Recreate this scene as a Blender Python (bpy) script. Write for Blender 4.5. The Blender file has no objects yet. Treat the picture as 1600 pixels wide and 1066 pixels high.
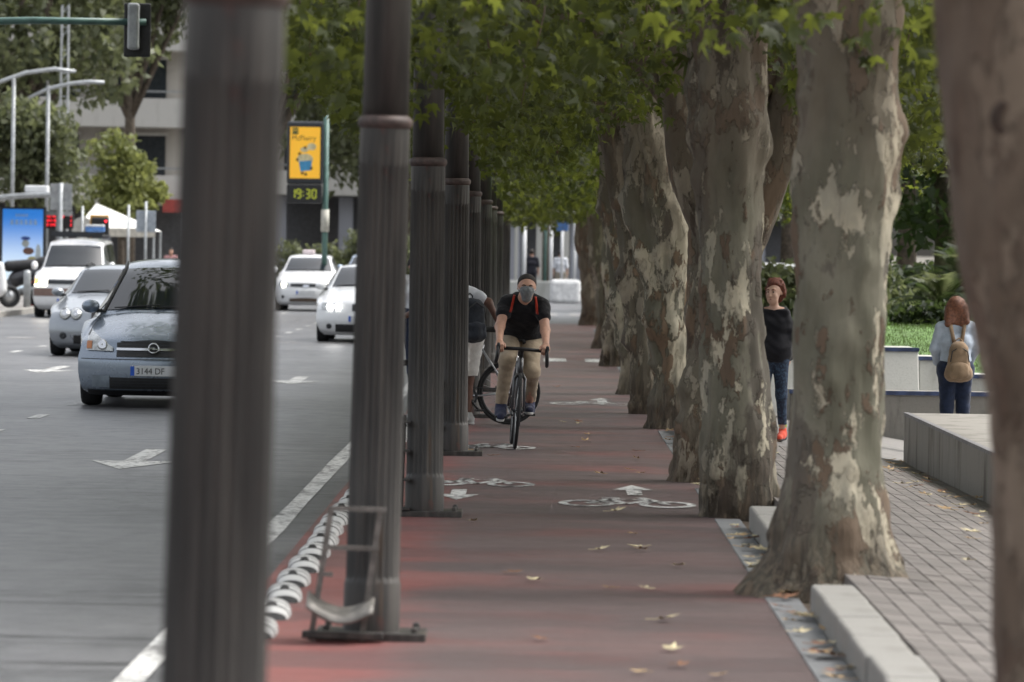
import bpy, bmesh, math, random
import numpy as np
from mathutils import Vector, Matrix, noise
R = math.radians
random.seed(7); RNG = np.random.default_rng(11)
scene = bpy.context.scene
# ---------------------------------------------------------------- camera
FPX, CW, CH, CAMH = 7000.0, 800.0, 533.0, 1.78
VPX, VPY, ROLL = 845.0, 388.0, R(0.9)
_Y = Vector(((VPX-CW)/FPX, (CH-VPY)/FPX, -1)).normalized()
_Z = Vector((math.sin(ROLL), math.cos(ROLL), 0)); _Z = (_Z-_Y*_Z.dot(_Y)).normalized()
_X = _Y.cross(_Z)
CAMR = Matrix((_X, _Y, _Z))
cam_d = bpy.data.cameras.new('camera'); cam = bpy.data.objects.new('camera', cam_d)
scene.collection.objects.link(cam); scene.camera = cam
cam_d.sensor_width = 36; cam_d.lens = FPX*36/1600
cam_d.clip_start = 0.5; cam_d.clip_end = 5000
cam.matrix_world = Matrix.Translation((0, 0, CAMH)) @ CAMR.to_4x4()
cam_d.dof.use_dof = True; cam_d.dof.focus_distance = 39.5; cam_d.dof.aperture_fstop = 4.3
# ---------------------------------------------------------------- world, sun, exposure
SUN_EL, SUN_AZ = R(58), R(70)            # high, veiled, from the right
w = bpy.data.worlds.new('World'); scene.world = w; w.use_nodes = True
nt = w.node_tree; bg = nt.nodes['Background']
sky = nt.nodes.new('ShaderNodeTexSky'); sky.sky_type = 'NISHITA'; sky.sun_disc = False
sky.sun_elevation = SUN_EL; sky.sun_rotation = SUN_AZ
sky.air_density = 1.2; sky.dust_density = 6.0; sky.ozone_density = 0.6
hs = nt.nodes.new('ShaderNodeHueSaturation'); hs.inputs['Saturation'].default_value = 0.28
nt.links.new(sky.outputs[0], hs.inputs['Color']); nt.links.new(hs.outputs[0], bg.inputs['Color'])
bg.inputs['Strength'].default_value = 0.15
sd = bpy.data.lights.new('sun', 'SUN'); sd.energy = 0.9; sd.angle = R(22); sd.color = (1, .97, .92)
sun = bpy.data.objects.new('sun', sd); scene.collection.objects.link(sun)
_sdir = Vector((math.sin(SUN_AZ)*math.cos(SUN_EL), math.cos(SUN_AZ)*math.cos(SUN_EL), math.sin(SUN_EL)))
sun.rotation_euler = _sdir.to_track_quat('Z', 'Y').to_euler()
vs = scene.view_settings; vs.view_transform = 'Standard'; vs.look = 'None'; vs.gamma = 1; vs.exposure = 1.15
scene.render.engine = 'CYCLES'
cy = scene.cycles; cy.use_denoising = True; cy.max_bounces = 7; cy.diffuse_bounces = 3; cy.glossy_bounces = 3
cy.transmission_bounces = 4; cy.transparent_max_bounces = 6; cy.sample_clamp_indirect = 6; cy.caustics_reflective = False; cy.caustics_refractive = False
cy.use_adaptive_sampling = True; cy.adaptive_threshold = 0.02
# ---------------------------------------------------------------- helpers
def ray(px, py): return CAMR @ Vector(((px-CW)/FPX, (CH-py)/FPX, -1))
def at(px, py, d):                       # the point that lies d metres ahead on this line of sight
    v = ray(px, py); v *= d/v.y; return Vector((v.x, v.y, v.z+CAMH))
def gnd(px, py, z=0.0):                  # the point of the ground there
    v = ray(px, py); v *= (z-CAMH)/v.z; return Vector((v.x, v.y, z))
col = scene.collection
class NT:
    def __init__(s, name):
        s.m = bpy.data.materials.new(name); s.m.use_nodes = True; s.t = s.m.node_tree
        s.b = s.t.nodes['Principled BSDF']; s.o = s.t.nodes['Material Output']
    def n(s, typ, props=None, **inp):
        nd = s.t.nodes.new('ShaderNode'+typ)
        for k, v in (props or {}).items(): setattr(nd, k, v)
        for k, v in inp.items():
            key = int(k[1:]) if k[0] == 'i' and k[1:].isdigit() else k.replace('_', ' ')
            s.put(nd.inputs[key], v)
        return nd
    def put(s, sock, v):
        if hasattr(v, 'outputs'): v = v.outputs[0]
        if hasattr(v, 'is_output'): s.t.links.new(v, sock)
        else:
            if isinstance(v, tuple) and len(v) == 3 and sock.type == 'RGBA': v = v+(1,)
            sock.default_value = v
    def coord(s, scale=(1, 1, 1), kind='Object'):
        tc = s.n('TexCoord'); mp = s.n('Mapping'); s.put(mp.inputs['Vector'], tc.outputs[kind]); mp.inputs['Scale'].default_value = scale; return mp
    def noise(s, vec, scale, detail=4, rough=.55, dist=0.0):
        return s.n('TexNoise', None, Vector=vec, Scale=scale, Detail=detail, Roughness=rough, Distortion=dist)
    def ramp(s, fac, lo, hi, smooth=True):
        return s.n('MapRange', {'interpolation_type': 'SMOOTHSTEP' if smooth else 'LINEAR'}, Value=fac, From_Min=lo, From_Max=hi)
    def mix(s, fac, a, b, mode='MIX'):
        nd = s.n('Mix', {'data_type': 'RGBA', 'blend_type': mode}); s.put(nd.inputs[0], fac); s.put(nd.inputs[6], a); s.put(nd.inputs[7], b); return nd.outputs[2]
    def math(s, op, a, b=0.0):
        nd = s.n('Math', {'operation': op}); s.put(nd.inputs[0], a); s.put(nd.inputs[1], b); return nd
    def bump(s, h, strength=.3, dist=.02):
        nd = s.n('Bump', None, Strength=strength, Distance=dist, Height=h); s.t.links.new(nd.outputs[0], s.b.inputs['Normal'])
    def set(s, **k):
        for a, v in k.items(): s.put(s.b.inputs[a.replace('_', ' ')], v)
        return s.m
def mat(name, c, rough=.6, metal=0.0, var=.18, scale=8.0, bump=0.0, bscale=40.0, coat=0.0, spec=.5):
    t = NT(name); v = t.coord()
    nz = t.noise(v, scale, 5)
    a = tuple(x*(1-var) for x in c); b = tuple(min(1, x*(1+var)) for x in c)
    t.set(Base_Color=t.mix(t.ramp(nz, .3, .7), a, b), Roughness=rough, Metallic=metal, Coat_Weight=coat)
    t.b.inputs['Specular IOR Level'].default_value = spec
    if bump: t.bump(t.noise(v, bscale, 4), bump, .01)
    return t.m
def emit(name, c, strength):
    t = NT(name); return t.set(Base_Color=c, Emission_Color=c, Emission_Strength=strength, Roughness=.4)
class MB:
    def __init__(s): s.v = []; s.f = []
    def add(s, vs, fs):
        o = len(s.v); s.v += [tuple(p) for p in vs]; s.f += [tuple(o+i for i in f) for f in fs]; return s
    def box(s, c, sz, rz=0.0, rx=0.0, ry=0.0):
        M = Matrix.Rotation(rz, 3, 'Z') @ Matrix.Rotation(ry, 3, 'Y') @ Matrix.Rotation(rx, 3, 'X'); c = Vector(c)
        vs = [c+M @ Vector((x*sz[0]/2, y*sz[1]/2, z*sz[2]/2)) for x in (-1, 1) for y in (-1, 1) for z in (-1, 1)]
        return s.add(vs, [(0, 1, 3, 2), (4, 6, 7, 5), (0, 4, 5, 1), (2, 3, 7, 6), (0, 2, 6, 4), (1, 5, 7, 3)])
    def tube(s, pts, rad, n=10, cap=True):
        pts = [Vector(p) for p in pts]; m = len(pts)
        rad = rad if isinstance(rad, (list, tuple)) else [rad]*m
        vs = []; prev = None
        for i, p in enumerate(pts):
            t = (pts[min(i+1, m-1)]-pts[max(i-1, 0)]).normalized()
            if prev is None: a = t.cross(Vector((0, 0, 1)) if abs(t.z) < .9 else Vector((0, 1, 0))).normalized()
            else: a = (prev-t*prev.dot(t)).normalized()
            prev = a; b = t.cross(a)
            vs += [p+(a*math.cos(2*math.pi*k/n)+b*math.sin(2*math.pi*k/n))*rad[i] for k in range(n)]
        fs = [(i*n+k, i*n+(k+1) % n, (i+1)*n+(k+1) % n, (i+1)*n+k) for i in range(m-1) for k in range(n)]
        if cap: fs += [tuple(range(n))[::-1], tuple(range((m-1)*n, m*n))]
        return s.add(vs, fs)
    def lathe(s, prof, c=(0, 0, 0), axis='Z', n=24, closed=False):
        c = Vector(c); vs = []; m = len(prof)
        for (r, h) in prof:
            for k in range(n):
                a = 2*math.pi*k/n; p = (r*math.cos(a), r*math.sin(a), h)
                if axis == 'X': p = (p[2], p[0], p[1])
                if axis == 'Y': p = (p[0], -p[2], p[1])
                vs.append(c+Vector(p))
        mm = m if closed else m-1
        fs = [(i*n+k, i*n+(k+1) % n, ((i+1) % m)*n+(k+1) % n, ((i+1) % m)*n+k) for i in range(mm) for k in range(n)]
        if not closed: fs += [tuple(range(n))[::-1], tuple(range((m-1)*n, m*n))]
        return s.add(vs, fs)
    def prism(s, poly, h0, h1, plane='XY'):          # outline extruded along the third axis
        n = len(poly)
        def q(p, h): return (p[0], p[1], h) if plane == 'XY' else ((p[0], h, p[1]) if plane == 'XZ' else (h, p[0], p[1]))
        return s.add([q(p, h0) for p in poly]+[q(p, h1) for p in poly],
                     [tuple(range(n))[::-1], tuple(range(n, 2*n))]+[(i, (i+1) % n, n+(i+1) % n, n+i) for i in range(n)])
    def grid(s, rows, wrap=False):
        m, n = len(rows), len(rows[0])
        return s.add([p for r in rows for p in r], [(i*n+k, i*n+(k+1) % n, (i+1)*n+(k+1) % n, (i+1)*n+k) for i in range(m-1) for k in range(n if wrap else n-1)])
    def ball(s, c, r, n=12, m=8):
        c = Vector(c); r = r if isinstance(r, (tuple, list)) else (r, r, r)
        rows = [[c+Vector((r[0]*math.sin(math.pi*i/m)*math.cos(2*math.pi*k/n), r[1]*math.sin(math.pi*i/m)*math.sin(2*math.pi*k/n), r[2]*math.cos(math.pi*i/m))) for k in range(n)] for i in range(m+1)]
        return s.grid(rows, True)
    def mesh(s, name='mesh'):
        me = bpy.data.meshes.new(name); me.from_pydata(s.v, [], s.f); me.update(); return me
    def build(s, name, m, parent=None, smooth=False, loc=None, bevel=0.0, fix=True):
        me = s.mesh(name)
        if fix:
            bm = bmesh.new(); bm.from_mesh(me); bmesh.ops.recalc_face_normals(bm, faces=bm.faces); bm.to_mesh(me); bm.free()
        return obj(name, me, m, parent, smooth, loc, bevel)
def obj(name, me, m, parent=None, smooth=False, loc=None, bevel=0.0):
    o = bpy.data.objects.new(name, me); col.objects.link(o)
    if m and not me.materials: me.materials.append(m)
    if smooth:
        me.polygons.foreach_set('use_smooth', [True]*len(me.polygons))
        if smooth == 'auto':
            try: me.set_sharp_from_angle(angle=R(38))
            except Exception: pass
    if parent: o.parent = parent
    if loc is not None: o.location = loc
    if bevel:
        b = o.modifiers.new('bevel', 'BEVEL'); b.width = bevel; b.segments = 2; b.limit_method = 'ANGLE'; b.angle_limit = R(40)
    return o
def tag(o, label=None, cat=None, group=None, kind=None):
    if label: o['label'] = label
    if cat: o['category'] = cat
    if group: o['group'] = group
    if kind: o['kind'] = kind
    return o
def thing(name, label, cat, loc=(0, 0, 0), rz=0.0, group=None):
    o = bpy.data.objects.new(name, None); col.objects.link(o); o.location = loc; o.rotation_euler = (0, 0, rz); o.empty_display_size = .1
    return tag(o, label, cat, group)
def dup(src, parent=None):
    c = src.copy(); col.objects.link(c); c.parent = parent
    for ch in list(src.children): dup(ch, c)
    return c
def np_mesh(name, V, Q, rnd=None):
    me = bpy.data.meshes.new(name); k = Q.shape[1]
    me.vertices.add(len(V)); me.vertices.foreach_set('co', V.astype(np.float32).ravel())
    me.loops.add(Q.size); me.loops.foreach_set('vertex_index', Q.astype(np.int32).ravel())
    me.polygons.add(len(Q)); me.polygons.foreach_set('loop_start', (np.arange(len(Q))*k).astype(np.int32))
    me.update(calc_edges=True)
    if rnd is not None:
        a = me.attributes.new('rnd', 'FLOAT', 'POINT'); a.data.foreach_set('value', rnd.astype(np.float32))
    return me
# ---- organic bodies: smooth union of tapered capsules on a grid, turned into one closed surface
def surf_nets(F, org, h):
    nx, ny, nz = F.shape; S = F < 0
    def cs(A, o): return A[o[0]:nx-1+o[0], o[1]:ny-1+o[1], o[2]:nz-1+o[2]]
    cor = [(a, b, c) for a in (0, 1) for b in (0, 1) for c in (0, 1)]
    cnt = sum(cs(S, o).astype(np.int8) for o in cor); mask = (cnt > 0) & (cnt < 8)
    I = np.argwhere(mask); acc = np.zeros((len(I), 3)); num = np.zeros(len(I))
    vals = {o: F[I[:, 0]+o[0], I[:, 1]+o[1], I[:, 2]+o[2]] for o in cor}
    for o in cor:
        for ax in range(3):
            if o[ax] == 0:
                p = list(o); p[ax] = 1; p = tuple(p)
                f0, f1 = vals[o], vals[p]; m = (f0 < 0) != (f1 < 0)
                t = np.where(m, f0/np.where(m, f0-f1, 1), 0)
                P = np.array(o, float)[None].repeat(len(I), 0); P[:, ax] += t
                acc += P*m[:, None]; num += m
    V = (I+acc/num[:, None])*h+np.array(org)
    idx = -np.ones(mask.shape, np.int64); idx[mask] = np.arange(len(I)); Q = []
    for ax in range(3):
        b, c = (ax+1) % 3, (ax+2) % 3
        sl0 = [slice(None)]*3; sl1 = [slice(None)]*3; sl0[ax] = slice(0, -1); sl1[ax] = slice(1, None)
        A, B = S[tuple(sl0)], S[tuple(sl1)]; E = np.argwhere(A != B)
        E = E[(E[:, b] > 0) & (E[:, c] > 0) & (E[:, b] < F.shape[b]-1) & (E[:, c] < F.shape[c]-1)]
        q = []
        for db, dc in ((-1, -1), (0, -1), (0, 0), (-1, 0)):
            J = E.copy(); J[:, b] += db; J[:, c] += dc; q.append(idx[J[:, 0], J[:, 1], J[:, 2]])
        q = np.stack(q, 1); fl = ~A[E[:, 0], E[:, 1], E[:, 2]]; q[fl] = q[fl][:, ::-1]; Q.append(q)
    return V, np.concatenate(Q)
def blob(name, prims, m, parent, res=.008, k=.03, clips=(), wob=0.0):
    """prims: (a, b, ra, rb[, k]); clips: (point, normal) cut away on the normal's side"""
    pts = np.array([p[i] for p in prims for i in (0, 1)]); rm = max(max(p[2], p[3]) for p in prims)
    lo = pts.min(0)-rm-.03; hi = pts.max(0)+rm+.03; n = np.ceil((hi-lo)/res).astype(int)+1
    F = np.full(n, .2, np.float32)
    for p in prims:
        a, b = np.array(p[0], float), np.array(p[1], float); ra, rb = p[2], p[3]; kk = p[4] if len(p) > 4 else k
        mg = max(ra, rb)+kk+.05
        i0 = np.clip(((np.minimum(a, b)-mg-lo)/res).astype(int), 0, n); i1 = np.clip(((np.maximum(a, b)+mg-lo)/res).astype(int)+2, 0, n)
        ax = [np.arange(i0[j], i1[j])*res+lo[j] for j in range(3)]
        X, Y, Z = np.meshgrid(*ax, indexing='ij', sparse=True)
        ba = b-a; L2 = max((ba**2).sum(), 1e-9)
        t = np.clip(((X-a[0])*ba[0]+(Y-a[1])*ba[1]+(Z-a[2])*ba[2])/L2, 0, 1)
        D = np.sqrt((X-a[0]-t*ba[0])**2+(Y-a[1]-t*ba[1])**2+(Z-a[2]-t*ba[2])**2)-(ra+(rb-ra)*t)
        sl = tuple(slice(i0[j], i1[j]) for j in range(3)); G = F[sl]
        hh = np.clip(.5+.5*(G-D)/kk, 0, 1); F[sl] = G*(1-hh)+D*hh-kk*hh*(1-hh)
    if wob or clips:
        X, Y, Z = np.meshgrid(*[np.arange(n[j])*res+lo[j] for j in range(3)], indexing='ij', sparse=True)
        if wob: F += wob*(np.sin(X*31+Z*43+np.sin(Y*27))*np.sin(Z*37-Y*21+1.3*np.sin(X*17)))
        for c, nn in clips: F = np.maximum(F, (X-c[0])*nn[0]+(Y-c[1])*nn[1]+(Z-c[2])*nn[2])
    V, Q = surf_nets(F, lo, res)
    me = np_mesh(name, V, Q); return obj(name, me, m, parent, True)
def text(name, s, size, m, parent, loc, rot=(R(90), 0, 0), sx=1.0, ext=.001, align='LEFT'):
    cu = bpy.data.curves.new(name, 'FONT'); cu.body = s; cu.size = size; cu.extrude = ext; cu.align_x = align; cu.resolution_u = 3
    o = bpy.data.objects.new(name, cu); col.objects.link(o)
    dg = bpy.context.evaluated_depsgraph_get(); me = bpy.data.meshes.new_from_object(o.evaluated_get(dg)); bpy.data.objects.remove(o)
    me.name = name; r = obj(name, me, m, parent, loc=loc); r.rotation_euler = rot; r.scale = (sx, 1, 1); return r
# ================================================================ materials
def m_asphalt():
    t = NT('asphalt'); v = t.coord()
    big = t.noise(v, .35, 5, .6); fine = t.noise(v, 60, 3); mid = t.noise(v, 4, 5, .65)
    c = t.mix(t.ramp(big, .35, .7), (.085, .086, .091), (.125, .125, .130))
    c = t.mix(t.math('MULTIPLY', t.ramp(mid, .45, .75), .35), c, (.06, .06, .064))
    c = t.mix(t.math('MULTIPLY', t.ramp(fine, .52, .7), .45), c, (.20, .20, .205))
    vs = t.coord((.12, 1, 1)); wv = t.noise(vs, 1.5, 6, .6, .4)          # old transverse seams and cracks
    seam = t.math('SUBTRACT', 1, t.ramp(t.math('ABSOLUTE', t.math('SUBTRACT', wv, .5)), .003, .022))
    gate = t.ramp(t.noise(t.coord((.1, .3, 1)), 1.1, 2), .40, .55)
    c = t.mix(t.math('MULTIPLY', seam, t.math('MULTIPLY', gate, .95)), c, (.02, .02, .021))
    vo = t.n('TexVoronoi', {'feature': 'DISTANCE_TO_EDGE'}, Vector=t.n('VectorMath', {'operation': 'ADD'}, i0=v, i1=t.noise(v, 3, 3).outputs[1]), Scale=.9)
    g2 = t.ramp(t.noise(v, .22, 2), .48, .60)
    c = t.mix(t.math('MULTIPLY', t.math('SUBTRACT', 1, t.ramp(vo, .0, .02)), t.math('MULTIPLY', g2, .7)), c, (.02, .02, .022))
    st = t.noise(t.coord((1, .35, 1)), 1.1, 6, .7, .6); c = t.mix(t.math('MULTIPLY', t.ramp(st, .52, .66), .55), c, (.045, .045, .048)); c = t.mix(t.math('MULTIPLY', t.ramp(st, .30, .42), -.35), c, (.16, .16, .165))
    t.set(Base_Color=c, Roughness=t.n('MapRange', None, Value=mid, To_Min=.30, To_Max=.5))
    t.bump(fine, .35, .006); return t.m
def m_bikelane():
    t = NT('red_cycle_asphalt'); v = t.coord()
    big = t.noise(v, .75, 5, .62, .3); mid = t.noise(v, 3.2, 5, .65); fine = t.noise(v, 70, 3)
    vx = t.coord((.35, 1, 1)); band = t.noise(vx, .7, 4, .6)
    sx = t.n('SeparateXYZ', None, Vector=t.coord())
    edge = t.math('MULTIPLY', t.ramp(t.math('MULTIPLY', sx.outputs[0], -1), .35, .95), .22)   # less traffic, more paint left
    wear = t.math('SUBTRACT', t.math('ADD', t.math('MULTIPLY', big, .45), t.math('MULTIPLY', band, .55)), edge)
    c = t.mix(t.ramp(wear, .28, .54), (.205, .070, .064), (.120, .088, .087))
    c = t.mix(t.math('MULTIPLY', t.ramp(mid, .5, .75), .5), c, (.10, .062, .06))
    c = t.mix(t.math('MULTIPLY', t.ramp(fine, .55, .72), .35), c, (.20, .16, .155))
    dirt = t.noise(t.coord((.30, .9, 1)), .9, 5, .6, .4); c = t.mix(t.math('MULTIPLY', t.ramp(dirt, .47, .60), .50), c, (.072, .058, .059)); c = t.mix(t.math('MULTIPLY', t.ramp(dirt, .46, .34), .35), c, (.20, .115, .108))
    sp = t.n('TexVoronoi', None, Vector=v, Scale=2.6); c = t.mix(t.math('MULTIPLY', t.math('SUBTRACT', 1, t.ramp(sp, .03, .07)), .5), c, (.03, .026, .025))
    t.set(Base_Color=c, Roughness=t.n('MapRange', None, Value=mid, To_Min=.36, To_Max=.58)); t.bump(fine, .3, .005); return t.m
def m_paint(name='road_paint', wear=.47, c=(.62, .62, .60)):
    t = NT(name); v = t.coord(); a = t.noise(v, 14, 6, .7); b = t.noise(v, 1.3, 3)
    f = t.ramp(t.math('ADD', t.math('MULTIPLY', a, .7), t.math('MULTIPLY', b, .3)), wear-.03, wear+.06)
    t.set(Base_Color=t.mix(f, (.11, .105, .105), c), Roughness=.55); t.bump(a, .2, .004); return t.m
def m_concrete(name, c, stain=(.16, .15, .13), amt=.6, rough=.8):
    t = NT(name); v = t.coord(); vv = t.coord((1, 1, .25))
    a = t.noise(vv, 3.0, 6, .65); f = t.noise(v, 40, 4)
    cc = t.mix(t.math('MULTIPLY', t.ramp(a, .48, .72), amt), c, stain)
    cc = t.mix(t.math('MULTIPLY', t.ramp(f, .5, .7), .25), cc, tuple(x*.6 for x in c))
    t.set(Base_Color=cc, Roughness=rough); t.bump(f, .3, .006); return t.m
def m_brick():
    t = NT('paver'); v = t.coord(); oi = t.n('ObjectInfo'); f = t.noise(v, 30, 5)
    big = t.noise(t.coord(kind='Generated'), 2.5, 3)
    r = t.n('Attribute', {'attribute_name': 'rnd'})
    s = t.math('FRACT', t.math('ADD', oi.outputs['Random'], r.outputs['Fac']))
    c = t.mix(s, (.140, .126, .116), (.205, .184, .170)); c = t.mix(t.math('MULTIPLY', t.ramp(f, .45, .7), .4), c, (.15, .13, .12))
    t.set(Base_Color=c, Roughness=.75); t.bump(f, .3, .004); return t.m
def m_bark(name, hue=0.0, seed=0.0, ct=.545, tan=(.128, .090, .062)):
    """plane-tree bark: olive grey with cream and brown flakes, dark scaly foot"""
    t = NT(name)
    tc = t.n('TexCoord'); mp = t.n('Mapping', None, Vector=tc.outputs['Object']); mp.inputs['Scale'].default_value = (1, 1, .42); mp.inputs['Location'].default_value = (seed, seed*1.7, seed*.3)
    jit = t.noise(mp, 14, 4, .65); off = t.n('VectorMath', {'operation': 'SCALE'}, i0=jit.outputs[1], Scale=.10)
    v = t.n('VectorMath', {'operation': 'ADD'}, i0=mp, i1=off)
    n1 = t.noise(v, 4.4, 6, .66); n2 = t.noise(t.n('VectorMath', {'operation': 'ADD'}, i0=v, i1=(7.3, 2.1, 5.5)), 4.6, 5, .62)
    n3 = t.noise(t.n('VectorMath', {'operation': 'ADD'}, i0=v, i1=(1.3, 9.1, 3.5)), 2.6, 5, .6)
    vert = t.n('Mapping', None, Vector=mp); vert.inputs['Scale'].default_value = (9, 9, 1.0)
    fib = t.noise(vert, 3.0, 5, .65)
    base = t.mix(t.ramp(n3, .35, .65), (.140, .134, .095), (.235, .218, .165))
    cream = t.ramp(n1, ct, ct+.025); brown = t.ramp(n2, .535, .57)
    c = t.mix(brown, base, tan)
    c = t.mix(t.math('MULTIPLY', t.ramp(n3, .56, .60), .85), c, (.115, .10, .08))
    c = t.mix(cream, c, t.mix(t.ramp(n2, .4, .6), (.38, .35, .27), (.58, .52, .39)))
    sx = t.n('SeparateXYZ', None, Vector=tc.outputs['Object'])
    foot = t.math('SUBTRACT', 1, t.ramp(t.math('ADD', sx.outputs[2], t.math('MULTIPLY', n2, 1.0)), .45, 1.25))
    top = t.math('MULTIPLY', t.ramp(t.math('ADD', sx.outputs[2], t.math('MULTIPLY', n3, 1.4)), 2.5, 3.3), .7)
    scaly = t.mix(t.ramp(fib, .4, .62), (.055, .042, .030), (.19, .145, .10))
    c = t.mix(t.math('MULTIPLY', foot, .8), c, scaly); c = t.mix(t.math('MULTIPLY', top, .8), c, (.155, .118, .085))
    c = t.mix(t.math('MULTIPLY', t.ramp(fib, .55, .75), .35), c, (.09, .075, .055))
    hol = t.noise(t.n('VectorMath', {'operation': 'ADD'}, i0=v, i1=(4.4, 3.3, 8.8)), 3.0, 6, .7); c = t.mix(t.math('MULTIPLY', t.ramp(hol, .575, .63), .85), c, (.045, .032, .022))
    c = t.mix(hue, c, t.mix(t.ramp(n1, .4, .6), (.095, .062, .042), (.155, .108, .075)))
    t.set(Base_Color=c, Roughness=.85)
    h = t.math('ADD', t.math('ADD', t.math('MULTIPLY', cream, -.5), t.math('MULTIPLY', brown, .5)), t.math('MULTIPLY', fib, t.math('ADD', t.math('MULTIPLY', foot, 1.6), .25)))
    t.bump(h, 1.0, .022); return t.m
def m_leaf(name, a, b, tr, tw=.45):
    t = NT(name); r = t.n('Attribute', {'attribute_name': 'rnd'}); v = t.coord(); nz = t.noise(v, 18, 3)
    c = t.mix(r.outputs['Fac'], a, b); c = t.mix(t.math('MULTIPLY', t.ramp(nz, .5, .75), .25), c, tuple(x*.6 for x in a))
    t.set(Base_Color=c, Roughness=.5); t.b.inputs['Specular IOR Level'].default_value = .35
    tl = t.n('BsdfTranslucent', None, Color=t.mix(r.outputs['Fac'], tr, tuple(min(1, x*1.5) for x in tr)))
    mx = t.n('MixShader', None, i0=tw, i1=t.b.outputs[0], i2=tl); t.t.links.new(mx.outputs[0], t.o.inputs[0]); return t.m
def m_polepaint():
    t = NT('pole_paint'); v = t.coord(); st = t.coord((6, 6, .5)); oi = t.n('ObjectInfo')
    streak = t.noise(st, 2.2, 5, .6); pat = t.noise(t.coord((1, 1, .55)), 4.2, 5, .6); f = t.noise(v, 60, 3)
    c = t.mix(t.ramp(streak, .35, .68), (.036, .034, .032), (.085, .078, .070))
    c = t.mix(t.ramp(pat, .625, .66), c, (.075, .042, .037)); c = t.mix(t.math('MULTIPLY', t.ramp(t.noise(st, .9, 3), .64, .7), .7), c, (.15, .085, .04))
    t.set(Base_Color=c, Roughness=.5, Metallic=.15); t.bump(f, .12, .004); return t.m
def m_carpaint(name, c, metal=.55, rough=.30):
    t = NT(name); v = t.coord(); f = t.noise(v, 3, 4); d = t.noise(v, 500, 2)
    cc = t.mix(t.math('MULTIPLY', t.ramp(f, .45, .8), .18), c, tuple(x*.7 for x in c))
    t.set(Base_Color=cc, Metallic=metal, Roughness=t.n('MapRange', None, Value=f, To_Min=rough-.05, To_Max=rough+.12), Coat_Weight=.8, Coat_Roughness=.06); return t.m
def m_cloth(name, c, scale=120, fold=9, var=.2):
    t = NT(name); v = t.coord(); a = t.noise(v, scale, 3); b = t.noise(v, fold, 3, .5)
    t.set(Base_Color=t.mix(t.ramp(b, .3, .7), tuple(x*(1-var) for x in c), tuple(min(1, x*(1+var)) for x in c)), Roughness=.9, Sheen_Weight=.15)
    t.b.inputs['Specular IOR Level'].default_value = .2
    t.bump(t.math('ADD', t.math('MULTIPLY', a, .1), b), .6, .02); return t.m
M = dict(
 asphalt=m_asphalt(), lane=m_bikelane(), paint=m_paint(), paint_worn=m_paint('worn_paint', .53, (.50, .49, .48)),
 line=m_paint('edge_line_paint', .46, (.56, .56, .54)), kerb=m_concrete('kerb_stone', (.27, .26, .24), amt=.6), gutter=m_concrete('gutter_slab', (.17, .175, .18), (.08, .08, .08), .5),
 conc=m_concrete('bare_concrete', (.25, .235, .21), (.085, .075, .06), .95), conc_white=m_concrete('painted_concrete', (.48, .48, .45), (.25, .24, .2), .5), brick=m_brick(),
 joint=mat('paver_joint_sand', (.10, .09, .08), .95, var=.3, scale=12), soil=mat('soil', (.09, .065, .045), .95, var=.4, scale=6, bump=.6),
 ground=mat('ground_earth', (.12, .11, .09), .9, var=.3, scale=.4), pave=m_concrete('grey_pavement', (.21, .20, .19), (.13, .12, .115), .5),
 blue_edge=mat('blue_coping_paint', (.045, .065, .14), .5, var=.35, scale=9), pole=m_polepaint(), grass=mat('lawn_green', (.09, .17, .04), .85, var=.3, scale=3, bump=.4),
 rubber=mat('black_rubber', (.022, .022, .023), .75, var=.3), white_rubber=m_paint('white_rubber_stripe', .40, (.50, .50, .49)),
 tyre=mat('tyre_rubber', (.018, .018, .019), .85, var=.25, scale=20), rim=mat('wheel_alloy', (.42, .43, .44), .35, .8), black=mat('black_plastic', (.014, .014, .015), .5, var=.3, scale=20),
 glass=None, chrome=mat('chrome', (.62, .63, .65), .16, 1.0, var=.05), grey_metal=mat('grey_metal', (.32, .335, .34), .45, .5), galv=mat('galvanised_steel', (.40, .42, .43), .5, .35),
 green_metal=mat('green_pole_paint', (.075, .15, .13), .45), dark_panel=mat('dark_panel', (.022, .025, .03), .45), white_plastic=mat('white_plastic', (.68, .69, .70), .4, var=.06),
 skin=mat('light_skin', (.48, .27, .19), .55, var=.1, scale=14), skin_dark=mat('dark_skin', (.13, .062, .042), .5, var=.15, scale=14), skin_pale=mat('pale_skin', (.56, .35, .26), .55, var=.08, scale=14))
def m_glass():
    t = NT('car_glass'); t.set(Base_Color=(.012, .016, .02), Roughness=.05, Coat_Weight=.25, Coat_Roughness=.02); t.b.inputs['Specular IOR Level'].default_value = .5; return t.m
M['glass'] = m_glass()
# ================================================================ the ground
def sheet(name, x0, x1, y0, y1, z, m, parent=None, z1=None, nx=1, ny=1, kind='structure'):
    b = MB(); b.grid([[(x0+(x1-x0)*i/nx, y0+(y1-y0)*j/ny, z if z1 is None else z+(z1-z)*i/nx) for i in range(nx+1)] for j in range(ny+1)])
    o = b.build(name, m, parent, fix=False); 
    if not parent: o['kind'] = kind
    return o
XL, XK, XP = -1.42, 1.35, 1.575           # left edge of the cycle lane, kerb face, pavement edge
def zslope(y): return .10+.06*min(max((y-26)/14, 0), 1)
def zside(x, y=20.0): return .14-zslope(y)*(min(max(x, XP), 4.9)-XP)
sheet('ground', -2500, 2500, -300, 4000, -.60, M['ground'])
road = sheet('road', -46, XL, -12, 330, 0, M['asphalt'])
cross = sheet('cross_street', XL, 60, 106, 330, .0, M['asphalt'])
lane = sheet('cycle_lane', XL, XK, -12, 106, .004, M['lane'])
soil = sheet('tree_strip_soil', XK, XP+.02, -12, 106, -.012, M['soil'])
sheet('far_pavement', -60, -12.6, 60, 330, .13, M['pave'])
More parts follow.
